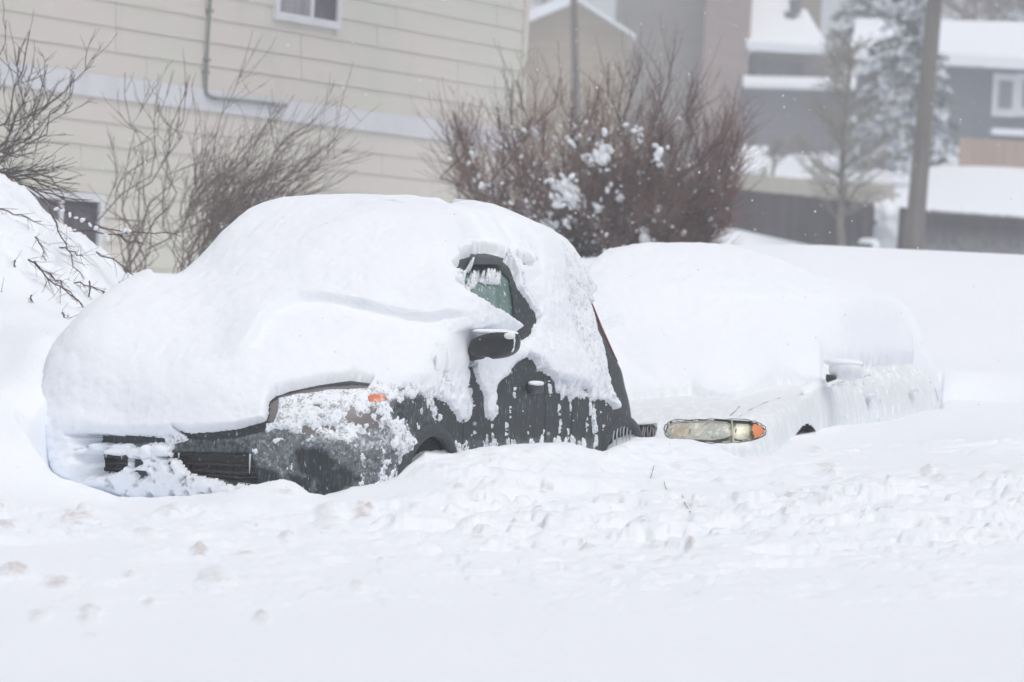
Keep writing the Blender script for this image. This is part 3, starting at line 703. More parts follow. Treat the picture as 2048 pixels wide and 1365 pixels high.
# ------------------------------------------------------------------ snow-covered ground: one sheet to the horizon
def zc(px, py, Y): p = at(px, py, Y); return (p[0], p[1], p[2])
G_ctrl = []
for px_, py_, Y in [
    (-300, 1370, 12.1), (300, 1370, 12.1), (1000, 1370, 12.1), (1700, 1370, 12.1), (2400, 1370, 12.1),
    (-300, 1150, 15.8), (100, 1150, 15.8), (700, 1150, 15.8), (1300, 1150, 16.0), (1800, 1130, 16.2), (2300, 1120, 16.4),
    (-200, 1020, 18.0), (150, 1035, 18.0), (450, 1040, 18.0), (800, 1020, 18.2), (1150, 1010, 18.6), (1500, 1000, 18.9), (1800, 980, 19.2), (2200, 960, 19.6),
    # contact with the dark car
    (0, 905, 19.3), (60, 930, 19.3), (120, 958, 19.4), (180, 975, 19.35), (240, 996, 19.3), (300, 998, 19.2), (380, 994, 19.1), (450, 988, 19.0), (500, 972, 18.95), (560, 961, 18.9), (590, 966, 18.9), (620, 988, 18.9), (650, 994, 18.9),
    (700, 978, 19.0), (750, 970, 19.1), (795, 955, 19.3), (815, 935, 19.6), (850, 908, 19.75), (880, 918, 19.8), (905, 908, 20.0), (960, 898, 20.3), (1040, 890, 20.9), (1130, 886, 21.5), (1180, 900, 21.9), (1205, 908, 22.1),
    (1230, 890, 22.2), (1275, 876, 22.6),
    (900, 940, 19.3), (1050, 925, 19.9), (1200, 935, 20.5), (1350, 925, 21.3),
    # contact with the white car
    (1300, 884, 22.8), (1340, 884, 22.9), (1385, 888, 22.9), (1430, 902, 22.95), (1480, 926, 23.0), (1530, 922, 23.2), (1570, 894, 23.8), (1600, 872, 24.3), (1635, 866, 24.6), (1680, 850, 24.9), (1720, 852, 25.4), (1780, 845, 26.0), (1840, 826, 26.7), (1885, 820, 27.2),
    (1650, 900, 22.6), (1850, 880, 23.5), (2048, 870, 23.0), (2300, 860, 23.0),
    # crest of the drift at the right
    (1500, 494, 33), (1600, 493, 33), (1680, 499, 33), (1750, 508, 33), (1850, 517, 33), (1950, 523, 33), (2048, 530, 33), (2300, 545, 33),
    # left: bank against the nose, then the heaped pile
    (-300, 900, 19.3), (-60, 800, 19.9), (0, 800, 19.8), (60, 850, 19.55), (-300, 700, 20.8), (-40, 690, 20.7), (60, 700, 20.4), (0, 603, 22.0), (60, 622, 21.7), (120, 655, 21.4), (0, 650, 21.3), (-200, 590, 22.5), (0, 750, 20.3), (90, 680, 20.5), (75, 760, 20.15), (50, 835, 19.8), (10, 878, 19.45),
    (0, 400, 24.6), (40, 412, 24.7), (-120, 360, 24.8), (-300, 340, 25), (100, 478, 24.8), (160, 520, 24.9), (205, 548, 25.0), (250, 562, 25.3), (290, 585, 25.3), (60, 560, 27.5), (160, 590, 27.5), (-80, 520, 27.5),
    (0, 560, 23.3), (80, 600, 23.2), (150, 625, 23.2), (230, 600, 24.4), (-200, 480, 23.6),
    # yard
    (300, 548, 30), (200, 548, 30), (-200, 548, 30), (400, 552, 31), (600, 558, 33), (900, 556, 36), (1200, 545, 38.5), (1320, 520, 41), (1480, 540, 42), (1700, 548, 42), (2048, 560, 42),
    (700, 600, 26.5), (1150, 590, 29.5), (350, 620, 25.5),
    (1400, 525, 56), (1600, 530, 56), (1800, 545, 56), (2048, 562, 56), (1000, 520, 56),
    (1400, 462, 84), (1500, 498, 84), (1600, 520, 84), (1750, 535, 84), (1900, 548, 84), (2048, 556, 84), (1800, 545, 90), (2000, 555, 90),
    # up to the dark fence
    (1370, 440, 76), (1410, 455, 76), (1450, 475, 75), (1500, 489, 74), (1545, 499, 73), (1600, 510, 72), (1800, 530, 72), (2048, 545, 72), (2400, 560, 72), (1000, 470, 74), (500, 470, 74), (-100, 470, 70),
    # beyond the fence
    (1400, 450, 96), (1700, 440, 96), (1900, 425, 98), (2100, 430, 98), (1000, 470, 92), (1850, 352, 108), (1950, 345, 108), (2048, 352, 108), (2300, 360, 108),
    (1700, 372, 108), (1400, 392, 108), (1200, 380, 110), (600, 380, 110), (1400, 330, 135), (1700, 300, 135), (2000, 280, 135), (1000, 320, 135), (2400, 280, 135),
    ]:
    G_ctrl.append(zc(px_, py_, Y))
for px_ in (1910, 1980, 2060, 2300):
    for Y, z in ((25.0, .82), (26.2, .85), (27.3, .90), (28.4, 1.06), (29.7, 1.30), (31.2, 1.57)):
        G_ctrl.append((at(px_, 600, Y)[0], Y, z))
for px_, Y, z in ((1800, 30.5, 1.42), (1650, 31.0, 1.55)): G_ctrl.append((at(px_, 600, Y)[0], Y, z))
# under the cars and under the frame
for car, n in ((S, 4.0), (W, 4.6)):
    for s_ in ((1.0, 2.0, 3.0, n - .5) if car is S else (1.0, 2.0, 2.9)):
        for t_ in (-.3, .2):
            p = car.world(np.array([s_, t_, .32])); G_ctrl.append((p[0], p[1], (.35 if car is S else .55 + .1 * s_)))
for X in (-8, -2, 3, 9): G_ctrl.append((X, 6, .22)); G_ctrl.append((X, -10, .22))
for X in (-60, -25, 25, 60):
    for Y, z in ((10, .3), (30, 1.5), (60, 2.2), (100, 4.5), (140, 7.0)): G_ctrl.append((X, Y, z))
for X in (-180, -60, 0, 60, 180): G_ctrl.append((X, 400, 20)); G_ctrl.append((X, 220, 12))
C = np.array(G_ctrl)
warp = lambda X, Y: np.stack([X / (6 + .75 * np.abs(Y)) * 18, 22 * np.log(1 + np.abs(Y) / 14) * np.sign(Y)], 1)
Yr = np.concatenate([np.linspace(-12, 10.5, 24, endpoint=False), 10.5 * (20.0 / 10.5) ** np.linspace(0, 1, 330, endpoint=False), np.linspace(20, 27, 300, endpoint=False), 27 * (500 / 27) ** np.linspace(0, 1, 260)])
th = np.concatenate([np.linspace(-1.1, -.16, 40, endpoint=False), np.linspace(-.16, .16, 760), np.linspace(.16, 1.1, 41)[1:]])
YY, TH = np.meshgrid(Yr, th, indexing='ij')
XX = TH * (np.abs(YY) + (YY < 10.5) * (10.5 - YY) * .6)
q = warp(XX.ravel(), YY.ravel()); cw = warp(C[:, 0], C[:, 1])
ZZ = tps(np.c_[cw, C[:, 2]], q, 3e-4)
ZZ = np.clip(ZZ, .05, 60)
P = np.stack([XX.ravel(), YY.ravel(), ZZ], 1)
gx, gy = proj(np.where(P[:, 1:2] > 5, P, np.array([[0, 5, 0]])))
P2 = P * np.array([1, 1, 0])
near = sstep(P[:, 1], 9, 13) * sstep(P[:, 1], 32, 26)
# rubble thrown up by the plough between the road and the cars
rub = sstep(P[:, 1], 14.3, 16.2) * sstep(P[:, 1], 22.8, 21.3) * sstep(fbm(P2 * .9, 3, 8), .30, .55)
rub *= (.55 + .45 * sstep(gx, 1900, 1350)) * (1 - sstep(P[:, 1], 18.2, 18.8) * sstep(gx, 420, 250))
bil = np.abs(fbm(P2 * 3.2, 4, 9) - .5) * 2
ZZ = ZZ + rub * ((.5 - bil) * .06 + (fbm(P2 * 11, 4, 10) - .5) * .035) + near * (fbm(P2 * .8, 2, 12) - .5) * .05
chk = fbm(P2 * np.array([3.2, 4.6, 1]) + 3, 4, 71, .6); chk2 = fbm(P2 * np.array([9, 13, 1]), 3, 72, .6)
rub2 = sstep(P[:, 1], 13.8, 15.5) * sstep(P[:, 1], 23.0, 21.5) * sstep(fbm(P2 * .8 + 9, 3, 73), .38, .56) * (1 - sstep(P[:, 1], 18.2, 18.8) * sstep(gx, 420, 250)) * (.35 + .65 * sstep(P[:, 1], 15.5, 17.5))
clod = sstep(chk, .53, .62) * (.4 + chk) * .030 + sstep(chk2, .56, .66) * .012 + (fbm(P2 * np.array([3, 9, 1]), 4, 76) - .5) * .035
ZZ = ZZ + rub2 * clod * 1.25
edge_d = rub2 * np.exp(-((chk - .56) / .016) ** 2) * sstep(vnoise(P2 * 9, 74), .62, .85)
sidez = sstep(poly_sd(gx, gy, [(905, 905), (1200, 905), (1300, 890), (1330, 930), (1100, 960), (880, 960), (820, 940)]), 14, -14) * near
ZZ = ZZ + sidez * (fbm(P2 * 14, 4, 14) - .5) * .05
# the heaped pile at the left: lumps and hollows
pile = sstep(P[:, 0], -2.4, -2.8) * sstep(P[:, 1], 23.0, 23.6) * sstep(P[:, 1], 26.6, 25.6)
lump = np.abs(fbm(P2 * 2.6, 4, 31) - .5) * 2
ZZ = ZZ + pile * ((.45 - lump) * .30 + (fbm(P2 * 9, 4, 33) - .5) * .08)
ZZ = ZZ + sstep(P[:, 1], 40, 60) * (fbm(P2 * .15, 3, 40) - .5) * .25
# dirty clods: stains with a shape of their own
dirt = np.zeros(len(P))
spots = [(160, 1040, 40, 17, .8), (345, 1028, 30, 20, .45), (570, 988, 36, 9, .5), (400, 1108, 18, 16, .9), (430, 1160, 38, 26, .45), (115, 1170, 34, 11, .9), (30, 1155, 40, 14, .8), (8, 1062, 24, 12, .7),
         (490, 1110, 30, 8, .6), (575, 1080, 18, 14, .5), (258, 1150, 14, 6, .8), (300, 1205, 16, 8, .6), (180, 1228, 22, 16, .7), (80, 1230, 22, 12, .5), (525, 1238, 20, 12, .8), (290, 1070, 30, 10, .45), (655, 1040, 30, 22, .3), (180, 1270, 14, 7, .6),
         (730, 1032, 22, 15, 1.0), (918, 985, 14, 9, .6), (900, 978, 14, 4, .7), (760, 1125, 7, 5, 1.0), (715, 1180, 14, 12, .4), (955, 1080, 14, 6, .5), (1028, 1055, 5, 4, .8), (1100, 1028, 16, 5, .5), (1090, 1062, 14, 4, .6),
         (1163, 1088, 7, 5, .8), (1180, 1096, 24, 5, .5), (1118, 1134, 8, 5, .6), (940, 1162, 9, 5, .5), (1275, 1072, 18, 6, .6), (1380, 1105, 10, 12, .9), (1312, 1095, 12, 7, .5), (1435, 1091, 8, 4, .8), (1325, 1130, 10, 6, .5), (1240, 1140, 18, 4, .4),
         (1440, 970, 16, 7, .7), (1360, 945, 16, 9, .35), (1650, 945, 30, 5, .5), (1665, 955, 12, 6, .7), (1780, 975, 8, 13, .8), (1735, 965, 40, 14, .25), (1855, 950, 14, 13, .6), (1880, 965, 24, 8, .5), (2020, 955, 22, 7, .5), (1970, 975, 20, 6, .45),
         (1630, 1010, 24, 9, .4), (1540, 1090, 26, 12, .35), (1625, 1085, 22, 10, .35), (1570, 1048, 6, 3, .7), (1630, 910, 18, 7, .45), (885, 945, 9, 5, 1.2), (1395, 870, 3, 3, .4), (1060, 915, 26, 5, .4), (1120, 935, 30, 5, .35), (980, 925, 22, 5, .4), (400, 560, 4, 3, .2),
         (1260, 880, 14, 6, .5), (1240, 905, 20, 6, .4)]
wob = (fbm(P2 * 16, 4, 51) - .5); patt = sstep(fbm(P2 * np.array([30, 24, 1]), 4, 52, .6), .38, .60)
bumpz = np.zeros(len(P))
ok = (P[:, 1] > 11) & (P[:, 1] < 26)
for x, y, a, b_, w in spots:
    d = np.hypot((gx - x) / a, (gy - y) / b_) + wob * 1.4
    k = sstep(d, 1.05, .25) * ok
    dirt = np.maximum(dirt, k * w * (.25 + .75 * patt)); bumpz += sstep(d, 1.3, .2) * ok * min(.028, .0010 * b_ + .005)
ZZ = ZZ + bumpz + dirt * (fbm(P2 * 40, 3, 53) - .5) * .05
spk = sstep(vnoise(P2 * 26, 60), .955, .985) * rub
dirt = np.maximum(np.maximum(dirt * .62, spk * .45), edge_d * .5)
def contact(pts, gx_):
    p_ = np.array(pts, float); return np.interp(gx_, p_[:, 0], p_[:, 1])
def carve(Z, mask, yc, yl):
    """hold the bank below the line where it meets a car"""
    d = Fv[None] + ((gx - 1024) / FPX)[:, None] * Rv - ((yc - 682.5) / FPX)[:, None] * Uv
    lim = EYE[2] + d[:, 2] / d[:, 1] * P[:, 1] + (fbm(P2 * 12, 3, 77) - .5) * .03 * sstep(gx, 110, 160) + np.maximum(0, P[:, 1] - yl) * (.95 + 1.7 * sstep(gx, 150, 90))
    return np.where(mask, np.minimum(Z, lim), Z)
ck = contact([(-90, 600), (-40, 690), (0, 775), (40, 850), (75, 905), (105, 945), (125, 958), (180, 975), (240, 996), (300, 998), (380, 994), (450, 988), (500, 972), (560, 961), (590, 966), (620, 988), (650, 994), (700, 978), (750, 970), (795, 955), (815, 935), (850, 908), (905, 908), (960, 898), (1040, 890), (1130, 886), (1205, 906), (1240, 892), (1280, 872)], gx)
yl = np.interp(gx, [-90, 60, 120, 300, 600, 800, 905, 1205, 1280], [19.6, 19.7, 20.0, 20.2, 19.8, 19.7, 20.2, 22.2, 22.6])
ZZ = carve(ZZ, (gx > -90) & (gx < 1278) & (P[:, 1] < yl + 3) & (P[:, 1] > 12), ck, yl)
ck = contact([(1275, 876), (1340, 880), (1385, 882), (1430, 895), (1480, 918), (1530, 914), (1570, 890), (1600, 866), (1635, 862), (1680, 850), (1720, 850), (1780, 845), (1840, 826), (1885, 820)], gx)
yl = np.interp(gx, [1275, 1540, 1885], [24.0, 24.0, 27.3])
ZZ = carve(ZZ, (gx > 1275) & (gx < 1885) & (P[:, 1] < yl + .5) & (P[:, 1] > 15), ck, yl)
P[:, 2] = ZZ
ground = tag(mesh_obj("snow_ground", P, grid_faces(len(Yr), len(th)), snow_ground_m, None, True, {"dirt": dirt}), kind="structure")
GZ = ZZ.reshape(YY.shape)
def ground_z(X, Y):
    i = int(np.clip(np.searchsorted(Yr, Y), 1, len(Yr) - 1)); row = XX[i]
    return float(np.interp(X, row, GZ[i]))
#@@REST
# ------------------------------------------------------------------ the house with lap siding
def flat(v): v = np.array([v[0], v[1], 0.0]); return v / np.linalg.norm(v)
def pix_dir(px, py): return Fv + (px - 1024) / FPX * Rv - (py - 682.5) / FPX * Uv
hd = flat(pix_dir(4600, 746)); hn = np.array([hd[1], -hd[0], 0.0])       # along the wall, out of the wall
HP = at(0, 270, 34.2); HP[2] = 0
def wall_hit(px, py):
    d = pix_dir(px, py); k = ((HP - EYE) @ hn) / (d @ hn); P = EYE + k * d
    return (P - HP) @ hd, P[2]
def wp(a, z, off=0.0): return HP + hd * a + hn * off + np.array([0, 0, z])
A0, A1 = -7.0, wall_hit(1049, 60)[0]
def hbox(mb, a0, a1, o0, o1, z0, z1): mb.box(a0, a1, o0, o1, z0, z1, lambda a, o, z: wp(a, z, o))
house = empty("siding_house", wp((A0 + A1) / 2, 0, -4), 0, "beige house with wide lap siding and a white band, behind the dark car", "house")
def hpart(o, par=house):
    o.parent = par
    if par is house: o.matrix_parent_inverse = Matrix.Translation(-Vector(house.location))
    return o
siding_m = mat("beige_siding", (.71, .68, .62), .75)
noise_mix(siding_m, (.70, .65, .61), (.645, .65, .58), (.5, .5, .35), .35, .65, 3)
noise_mix(siding_m, None, (.63, .60, .545), (3, 3, 1.2), .55, .8, 5)
trim_m = mat("white_trim", (.74, .75, .79), .6)
noise_mix(trim_m, (.74, .75, .79), (.68, .69, .73), (2, 2, 1), .4, .7, 5)
rnd = random.Random(12)
b = MB(); levels = []
z = 3.18
while z < 6.4: levels.append((z, z + .2275)); z += .2275
z = 2.97
while z > .2: levels.append((z - .2195, z)); z -= .2195
for z0, z1 in levels:
    a = A0 - rnd.uniform(0, 3.2)
    while a < A1:
        a2 = a + 3.66; x0, x1 = max(a, A0), min(a2 - .009, A1)
        if x1 > x0 + .02:
            q = [wp(x0, z0, .024), wp(x1, z0, .024), wp(x1, z1 + .01, .010), wp(x0, z1 + .01, .010),
                 wp(x0, z0, 0), wp(x1, z0, 0), wp(x1, z1 + .01, 0), wp(x0, z1 + .01, 0)]
            b.add(q, [(0, 1, 2, 3), (4, 5, 1, 0), (5, 6, 2, 1), (7, 4, 0, 3)])
        a = a2
hpart(b.build("siding", siding_m))
b = MB(); hbox(b, A0, A1 - .002, -.2, -.003, 0, 6.4); hpart(b.build("wall", mat("house_sheathing", (.2, .19, .17), .9)))
b = MB(); hbox(b, A0, A1 - .1, .0, .036, 2.972, 3.178); hpart(b.build("band_board", trim_m))
b = MB(); hbox(b, A1 - .09, A1 + .02, -.1, .045, 0, 6.4); hpart(b.build("corner_board", siding_m))
b = MB(); hbox(b, A1 - .2, A1 - .003, -9, -.2, 0, 6.4); hbox(b, A0, A0 + .2, -9, -.2, 0, 6.4); hbox(b, A0, A1, -9.2, -9, 0, 6.4); hpart(b.build("rear_walls", siding_m))
b = MB(); b.add([wp(a, z, o) for a in (A0 - .4, A1 + .4) for (o, z) in ((.6, 6.3), (-4.5, 8.6), (-9.6, 6.3), (-4.5, 8.2))], [(0, 1, 2, 3), (7, 6, 5, 4), (0, 4, 5, 1), (1, 5, 6, 2), (2, 6, 7, 3), (3, 7, 4, 0)])
hpart(b.build("roof", snow))
def window(a0, a1, z0, z1, mulls, pl, pr, sill=True):
    f = MB(); w = .075
    hbox(f, a0, a1, .02, .065, z1 - w, z1); hbox(f, a0, a1, .02, .065, z0, z0 + w)
    hbox(f, a0, a0 + w, .02, .065, z0 + w, z1 - w); hbox(f, a1 - w, a1, .02, .065, z0 + w, z1 - w)
    fr = f.build("window", trim_m); hpart(fr)
    g = MB(); x = a0 + (a1 - a0) * mulls
    hbox(g, x - .03, x + .03, .015, .055, z0 + w, z1 - w); o = g.build("mullion", trim_m); hpart(o, fr)
    for (p, q_, m_) in ((a0 + w, x - .03, pl), (x + .03, a1 - w, pr)):
        g = MB(); hbox(g, p, q_, .012, .032, z0 + w, z1 - w); hpart(g.build("pane", m_), fr)
    return fr
curtain = mat("curtained_pane", (.25, .24, .28), .25); noise_mix(curtain, (.25, .24, .28), (.33, .32, .36), (14, 14, .6), .4, .6, 2)
darkpane = mat("dark_pane", (.075, .072, .085), .15); noise_mix(darkpane, (.075, .072, .085), (.14, .135, .15), (1.5, 1.5, 1.5), .4, .7, 3)
lowpane = mat("grey_pane", (.16, .155, .16), .2); noise_mix(lowpane, (.16, .155, .16), (.24, .23, .24), (2, 2, 3), .4, .6, 3)
u0, zb = wall_hit(541, 37); u1, _ = wall_hit(671, 56)
window(u0, u1, zb, zb + 1.05, .56, curtain, darkpane)
l0, _ = wall_hit(22, 380); l1, zt = wall_hit(199, 389)
window(l0, l1, zt - .72, zt, .52, lowpane, darkpane)
b = MB(); cp = [(413, -60), (411, 0), (407, 60), (404, 120), (402, 176), (404, 188), (412, 194), (424, 197), (480, 202), (540, 209)]
b.tube([wp(*wall_hit(x, y), .055) for x, y in cp], .016, 8)
cm = mat("grey_conduit", (.30, .33, .31), .5, .4)
cd = b.build("conduit", cm, None, True); hpart(cd)
b = MB(); b.tube([wp(*wall_hit(x, y), .055) for x, y in ((536, 208.5), (562, 211.5))], .026, 8); hpart(b.build("conduit_end", mat("grey_fitting", (.42, .42, .43), .5), None, True), cd)
for x, y in ((411, 22), (405, 120), (403, 145), (421, 197), (518, 206)):
    b = MB(); a, z = wall_hit(x, y); hbox(b, a - .03, a + .03, .02, .075, z - .015, z + .015); hpart(b.build("bracket", cm), cd)

# ------------------------------------------------------------------ shrubs
bark_dark = mat("dark_bark", (.075, .06, .055), .9); noise_mix(bark_dark, (.075, .06, .055), (.14, .12, .11), (12, 12, 12), .4, .6)
bark_grey = mat("grey_brown_bark", (.15, .12, .105), .9); noise_mix(bark_grey, (.15, .12, .105), (.23, .195, .175), (9, 9, 9), .4, .6)
twig_red = mat("reddish_twig", (.15, .070, .055), .9); noise_mix(twig_red, (.15, .070, .055), (.20, .135, .11), (3, 3, 3), .4, .6)
bark_black = mat("charcoal_bark", (.042, .040, .040), .9); noise_mix(bark_black, (.042, .040, .040), (.12, .115, .115), (6, 6, 6), .45, .62)
twig_olive = mat("olive_twig", (.26, .24, .19), .9)
red_osier = mat("red_osier_twig", (.22, .06, .06), .8)

def crook(p0, p1, n, wob, rnd, bow=(0, 0, 0)):
    """a wandering polyline from p0 to p1 with a bow"""
    p0, p1, bow = np.array(p0), np.array(p1), np.array(bow, float); L = np.linalg.norm(p1 - p0)
    off = np.zeros(3); pts = []
    for i in range(n + 1):
        t = i / n
        if 0 < i < n: off = off * .75 + np.array([rnd.gauss(0, 1), rnd.gauss(0, 1), rnd.gauss(0, .6)]) * wob * L / n
        pts.append(p0 + (p1 - p0) * t + bow * (4 * t * (1 - t)) + off * math.sin(math.pi * min(1, t * 1.1 + .05)))
    return pts
def taper(r0, r1, n): return [r0 + (r1 - r0) * i / n for i in range(n + 1)]
def sprig(mb, p, d, L, r, rnd, n=4, wob=.25, up=.2, sides=3):
    pts = [p]; d = d / (np.linalg.norm(d) + 1e-9)
    for i in range(n):
        d = d + np.array([rnd.gauss(0, wob), rnd.gauss(0, wob), rnd.gauss(0, wob * .6) + up]) * .5; d = d / np.linalg.norm(d)
        pts.append(pts[-1] + d * L / n)
    mb.tube(pts, taper(r, r * .45, n), sides, False); return pts
def clump(mb, c, r, rnd, seed):
    V, F = superell((0, 0, 0), (r * rnd.uniform(.6, 1.1), r * rnd.uniform(.6, 1.1), r * rnd.uniform(.5, 1.2)), .95, 20 if r > .04 else 8, 12 if r > .04 else 6, 0, seed)
    V = V * (1 + 1.0 * (fbm(V / r * 1.5 + seed * 7.7, 3, seed, .6) - .5))[:, None] + np.outer(V[:, 2], [rnd.uniform(-.6, .6), 0, 0])
    mb.add(V + np.array(c), [tuple(f) for f in F])

FORKS = []
def shrub(name, label, group, stems, mats, rnd, twigs=(6, 12), tl=(.2, .5), up=.25, r0=.011, lean=(0, 0, 0), from_t=.3, sub=.5, wob=.5, twob=.25, snowballs=(), origin=None, tr=.0035, forks=0):
    root = empty(name, origin if origin is not None else stems[0][0], 0, label, "shrub", group)
    inv = Matrix.Translation(-Vector(root.location))
    a, t = MB(), MB()
    for p0, p1, bow in stems:
        n = 9; pts = crook(p0, p1, n, wob, rnd, bow); rr = r0 * rnd.uniform(.6, 1.15)
        a.tube(pts, taper(rr, rr * .38, n), 4, False)
        for _ in range(4): k_ = rnd.randint(2, 7); FORKS.append((pts[k_] + np.array([0, 0, .01]), rnd.uniform(.008, .024)))
        for _ in range(rnd.randint(*twigs)):
            k = rnd.uniform(from_t, .97) * n; i = int(k); f = k - i
            p = pts[i] * (1 - f) + pts[i + 1] * f; d = pts[i + 1] - pts[i]; d = d / np.linalg.norm(d)
            d = d + np.array([rnd.gauss(0, .55), rnd.gauss(0, .55), rnd.gauss(0, .3)]) + np.array(lean)
            L = rnd.uniform(*tl); q = sprig(t, p, d, L, tr, rnd, 5, twob, up)
            if rnd.random() < sub:
                for __ in range(rnd.randint(1, 3)):
                    j = rnd.randint(1, 4); dd = (q[j + 1] - q[j]); dd = dd / np.linalg.norm(dd) + np.array([rnd.gauss(0, .6), rnd.gauss(0, .6), rnd.gauss(0, .4)])
                    sprig(t, q[j], dd, L * rnd.uniform(.25, .55), tr * .75, rnd, 3, twob, up)
    for mb_, nm, m_ in ((a, "stems", mats[0]), (t, "twigs", mats[1])):
        o = mb_.build(nm, m_, root); o.matrix_parent_inverse = inv
    if snowballs:
        s_ = MB()
        for p_, r_ in FORKS[-forks:] if forks else (): clump(s_, p_, r_, rnd, int(r_ * 1e5))
        for i, (c_, r_) in enumerate(snowballs):
            clump(s_, c_, r_ * (.62 if r_ > .04 else 1), rnd, i + 1)
            for _ in range(int(14 * r_ / .1) if r_ > .04 else 0): clump(s_, np.array(c_) + np.array([rnd.gauss(0, .5), rnd.gauss(0, .4), rnd.gauss(-.15, .6)]) * r_, r_ * rnd.uniform(.15, .4), rnd, i + 40 + _)
        o = s_.build("snow_clumps", snow, root, True); o.matrix_parent_inverse = inv
    return root

rnd = random.Random(7)
# big twiggy bush at the house corner
contour = [(862, 290), (900, 150), (960, 120), (1040, 120), (1130, 85), (1200, 95), (1280, 70), (1340, 62), (1395, 120), (1440, 200), (1480, 190), (1478, 300), (1440, 370), (1400, 420)]
def cont(t):
    k = t * (len(contour) - 1); i = min(int(k), len(contour) - 2); f = k - i
    return contour[i][0] * (1 - f) + contour[i + 1][0] * f, contour[i][1] * (1 - f) + contour[i + 1][1] * f
stems = []
for i in range(185):
    t = min(1, max(0, rnd.betavariate(1.25, 1.0))); cx_, cy_ = cont(t)
    Y = 38 + rnd.uniform(-1.0, 1.3); f = rnd.uniform(.36, .93)
    bx_, by_ = 1170 + rnd.uniform(-60, 90), 552
    if cx_ < 1000: f = rnd.uniform(.5, .85); bx_ -= 60
    tx, ty = bx_ + (cx_ - bx_) * min(1, f * 1.30), by_ + (cy_ - by_) * f
    p0, p1 = at(bx_, by_, 38 + rnd.uniform(-.5, .5)), at(tx, ty, Y)
    stems.append((p0, p1, ((p1[0] - p0[0]) * .16 + rnd.gauss(0, .06), rnd.gauss(0, .1), -.14)))
balls = [(at(1200, 315, 37.2), .11), (at(1205, 300, 37.2), .09), (at(1128, 375, 37.1), .13), (at(1135, 390, 37.1), .12), (at(1318, 305, 37.2), .08), (at(1150, 255, 37.4), .05), (at(1068, 262, 37.4), .05),
         (at(986, 383, 37.3), .07), (at(965, 370, 37.3), .06), (at(1285, 285, 37.4), .05), (at(1280, 260, 37.4), .045), (at(1195, 415, 37.3), .07), (at(1240, 395, 37.3), .06), (at(945, 310, 37.5), .06), (at(1290, 480, 37.3), .12), (at(1100, 450, 37.3), .10)]
for _ in range(170):
    x, y = rnd.gauss(1140, 120), rnd.uniform(245, 520)
    if abs(x - 1150) < 60 + (540 - y) * .9 or y > 430: balls.append((at(x, y, 38 + rnd.uniform(-.9, .9)), rnd.uniform(.012, .036) * (1.5 if y > 400 else 1)))
shrub("large_bush", "big round twiggy bush by the house corner, reddish tips and snow clumps caught inside", None, stems, (bark_black, twig_red), rnd, (26, 38), (.20, .58), .17, .012, (0, 0, .16), .34, .6, .85, .2, balls, at(1180, 552, 38), .0034, 560)
# inner dark tangle of the same bush is its stems; a second shrub leans beside the siding
stems = []
for x, y in ((250, 145), (300, 160), (322, 168), (348, 142), (380, 150), (372, 165), (228, 272), (402, 240), (310, 215), (345, 240), (290, 300), (270, 260)):
    p0, p1 = at(262 + rnd.uniform(-22, 28), 556, 31.4 + rnd.uniform(-.2, .2)), at(x, y, 31.4 + rnd.uniform(-.5, .5))
    stems.append((p0, p1, (rnd.uniform(-.08, .08), 0, 0)))
stems.append((at(262, 556, 31.3), at(300, 410, 31.3), (0.02, 0, 0)))
shrub("tall_shrub", "thin tall shrub with a few upright wavy stems against the siding", "bare shrubs against the house wall", stems, (bark_grey, bark_grey), rnd, (5, 9), (.12, .45), .2, .008, (0, 0, .1), .2, .4, .8, .3)
stems = []
for i in range(56):
    bx_ = rnd.uniform(340, 480); L = rnd.uniform(.55, 1)
    tx, ty = bx_ + rnd.uniform(20, 235) * L, 560 - rnd.uniform(230, 345) * L * (.9 if bx_ < 430 else .95)
    p0, p1 = at(bx_, 570, 32.4 + rnd.uniform(-.4, .4)), at(tx, ty, 32.4 + rnd.uniform(-.7, .7))
    stems.append((p0, p1, (-.10, 0, .08)))
for x, y in ((557, 210), (640, 235), (700, 232), (480, 150), (520, 250), (590, 262), (670, 280)):
    stems.append((at(rnd.uniform(400, 460), 570, 32.3), at(x, y, 32.3), (-.12, 0, .05)))
shrub("arching_shrub", "dense shrub of arching bare stems leaning right along the siding behind the car roof", "bare shrubs against the house wall", stems, (bark_grey, bark_grey), rnd, (7, 12), (.2, .6), .12, .0065, (.45, 0, .25), .3, .5, .6, .22)
stems = []
for x, y in ((60, 60), (38, 95), (58, 150), (95, 130), (190, 108), (150, 150), (145, 205), (110, 175), (80, 200), (145, 185), (70, 255), (12, 40)):
    stems.append((at(-60 + rnd.uniform(-10, 20), 330 + rnd.uniform(-30, 60), 27.5), at(x, y, 27.5 + rnd.uniform(-.4, .4)), (.06, 0, -.10)))
for x, y in ((75, 345), (105, 355), (132, 380), (128, 398), (92, 372), (50, 352), (70, 398)):
    stems.append((at(-60, 352 + rnd.uniform(-12, 22), 25.6), at(x, y, 25.6 + rnd.uniform(-.3, .3)), (0, 0, .05)))
shrub("edge_shrub", "dark bare branches of a shrub reaching in over the snow heap at the left edge", None, stems, (bark_dark, bark_dark), rnd, (7, 12), (.12, .38), .08, .010, (.1, 0, .1), .35, .6, .6, .35)
stems = []
for i in range(34):
    bx_ = rnd.uniform(1335, 1400)
    stems.append((at(bx_, 505, 41.5), at(bx_ + rnd.uniform(-20, 55), rnd.uniform(425, 475), 41.5 + rnd.uniform(-.4, .4)), (0, 0, 0)))
shrub("red_twig_shrub", "low shrub of dull red twigs in the snow at the foot of the big bush", None, stems, (red_osier, red_osier), rnd, (4, 8), (.1, .3), .2, .006, (0, 0, .1), .2, .4, .5, .3)
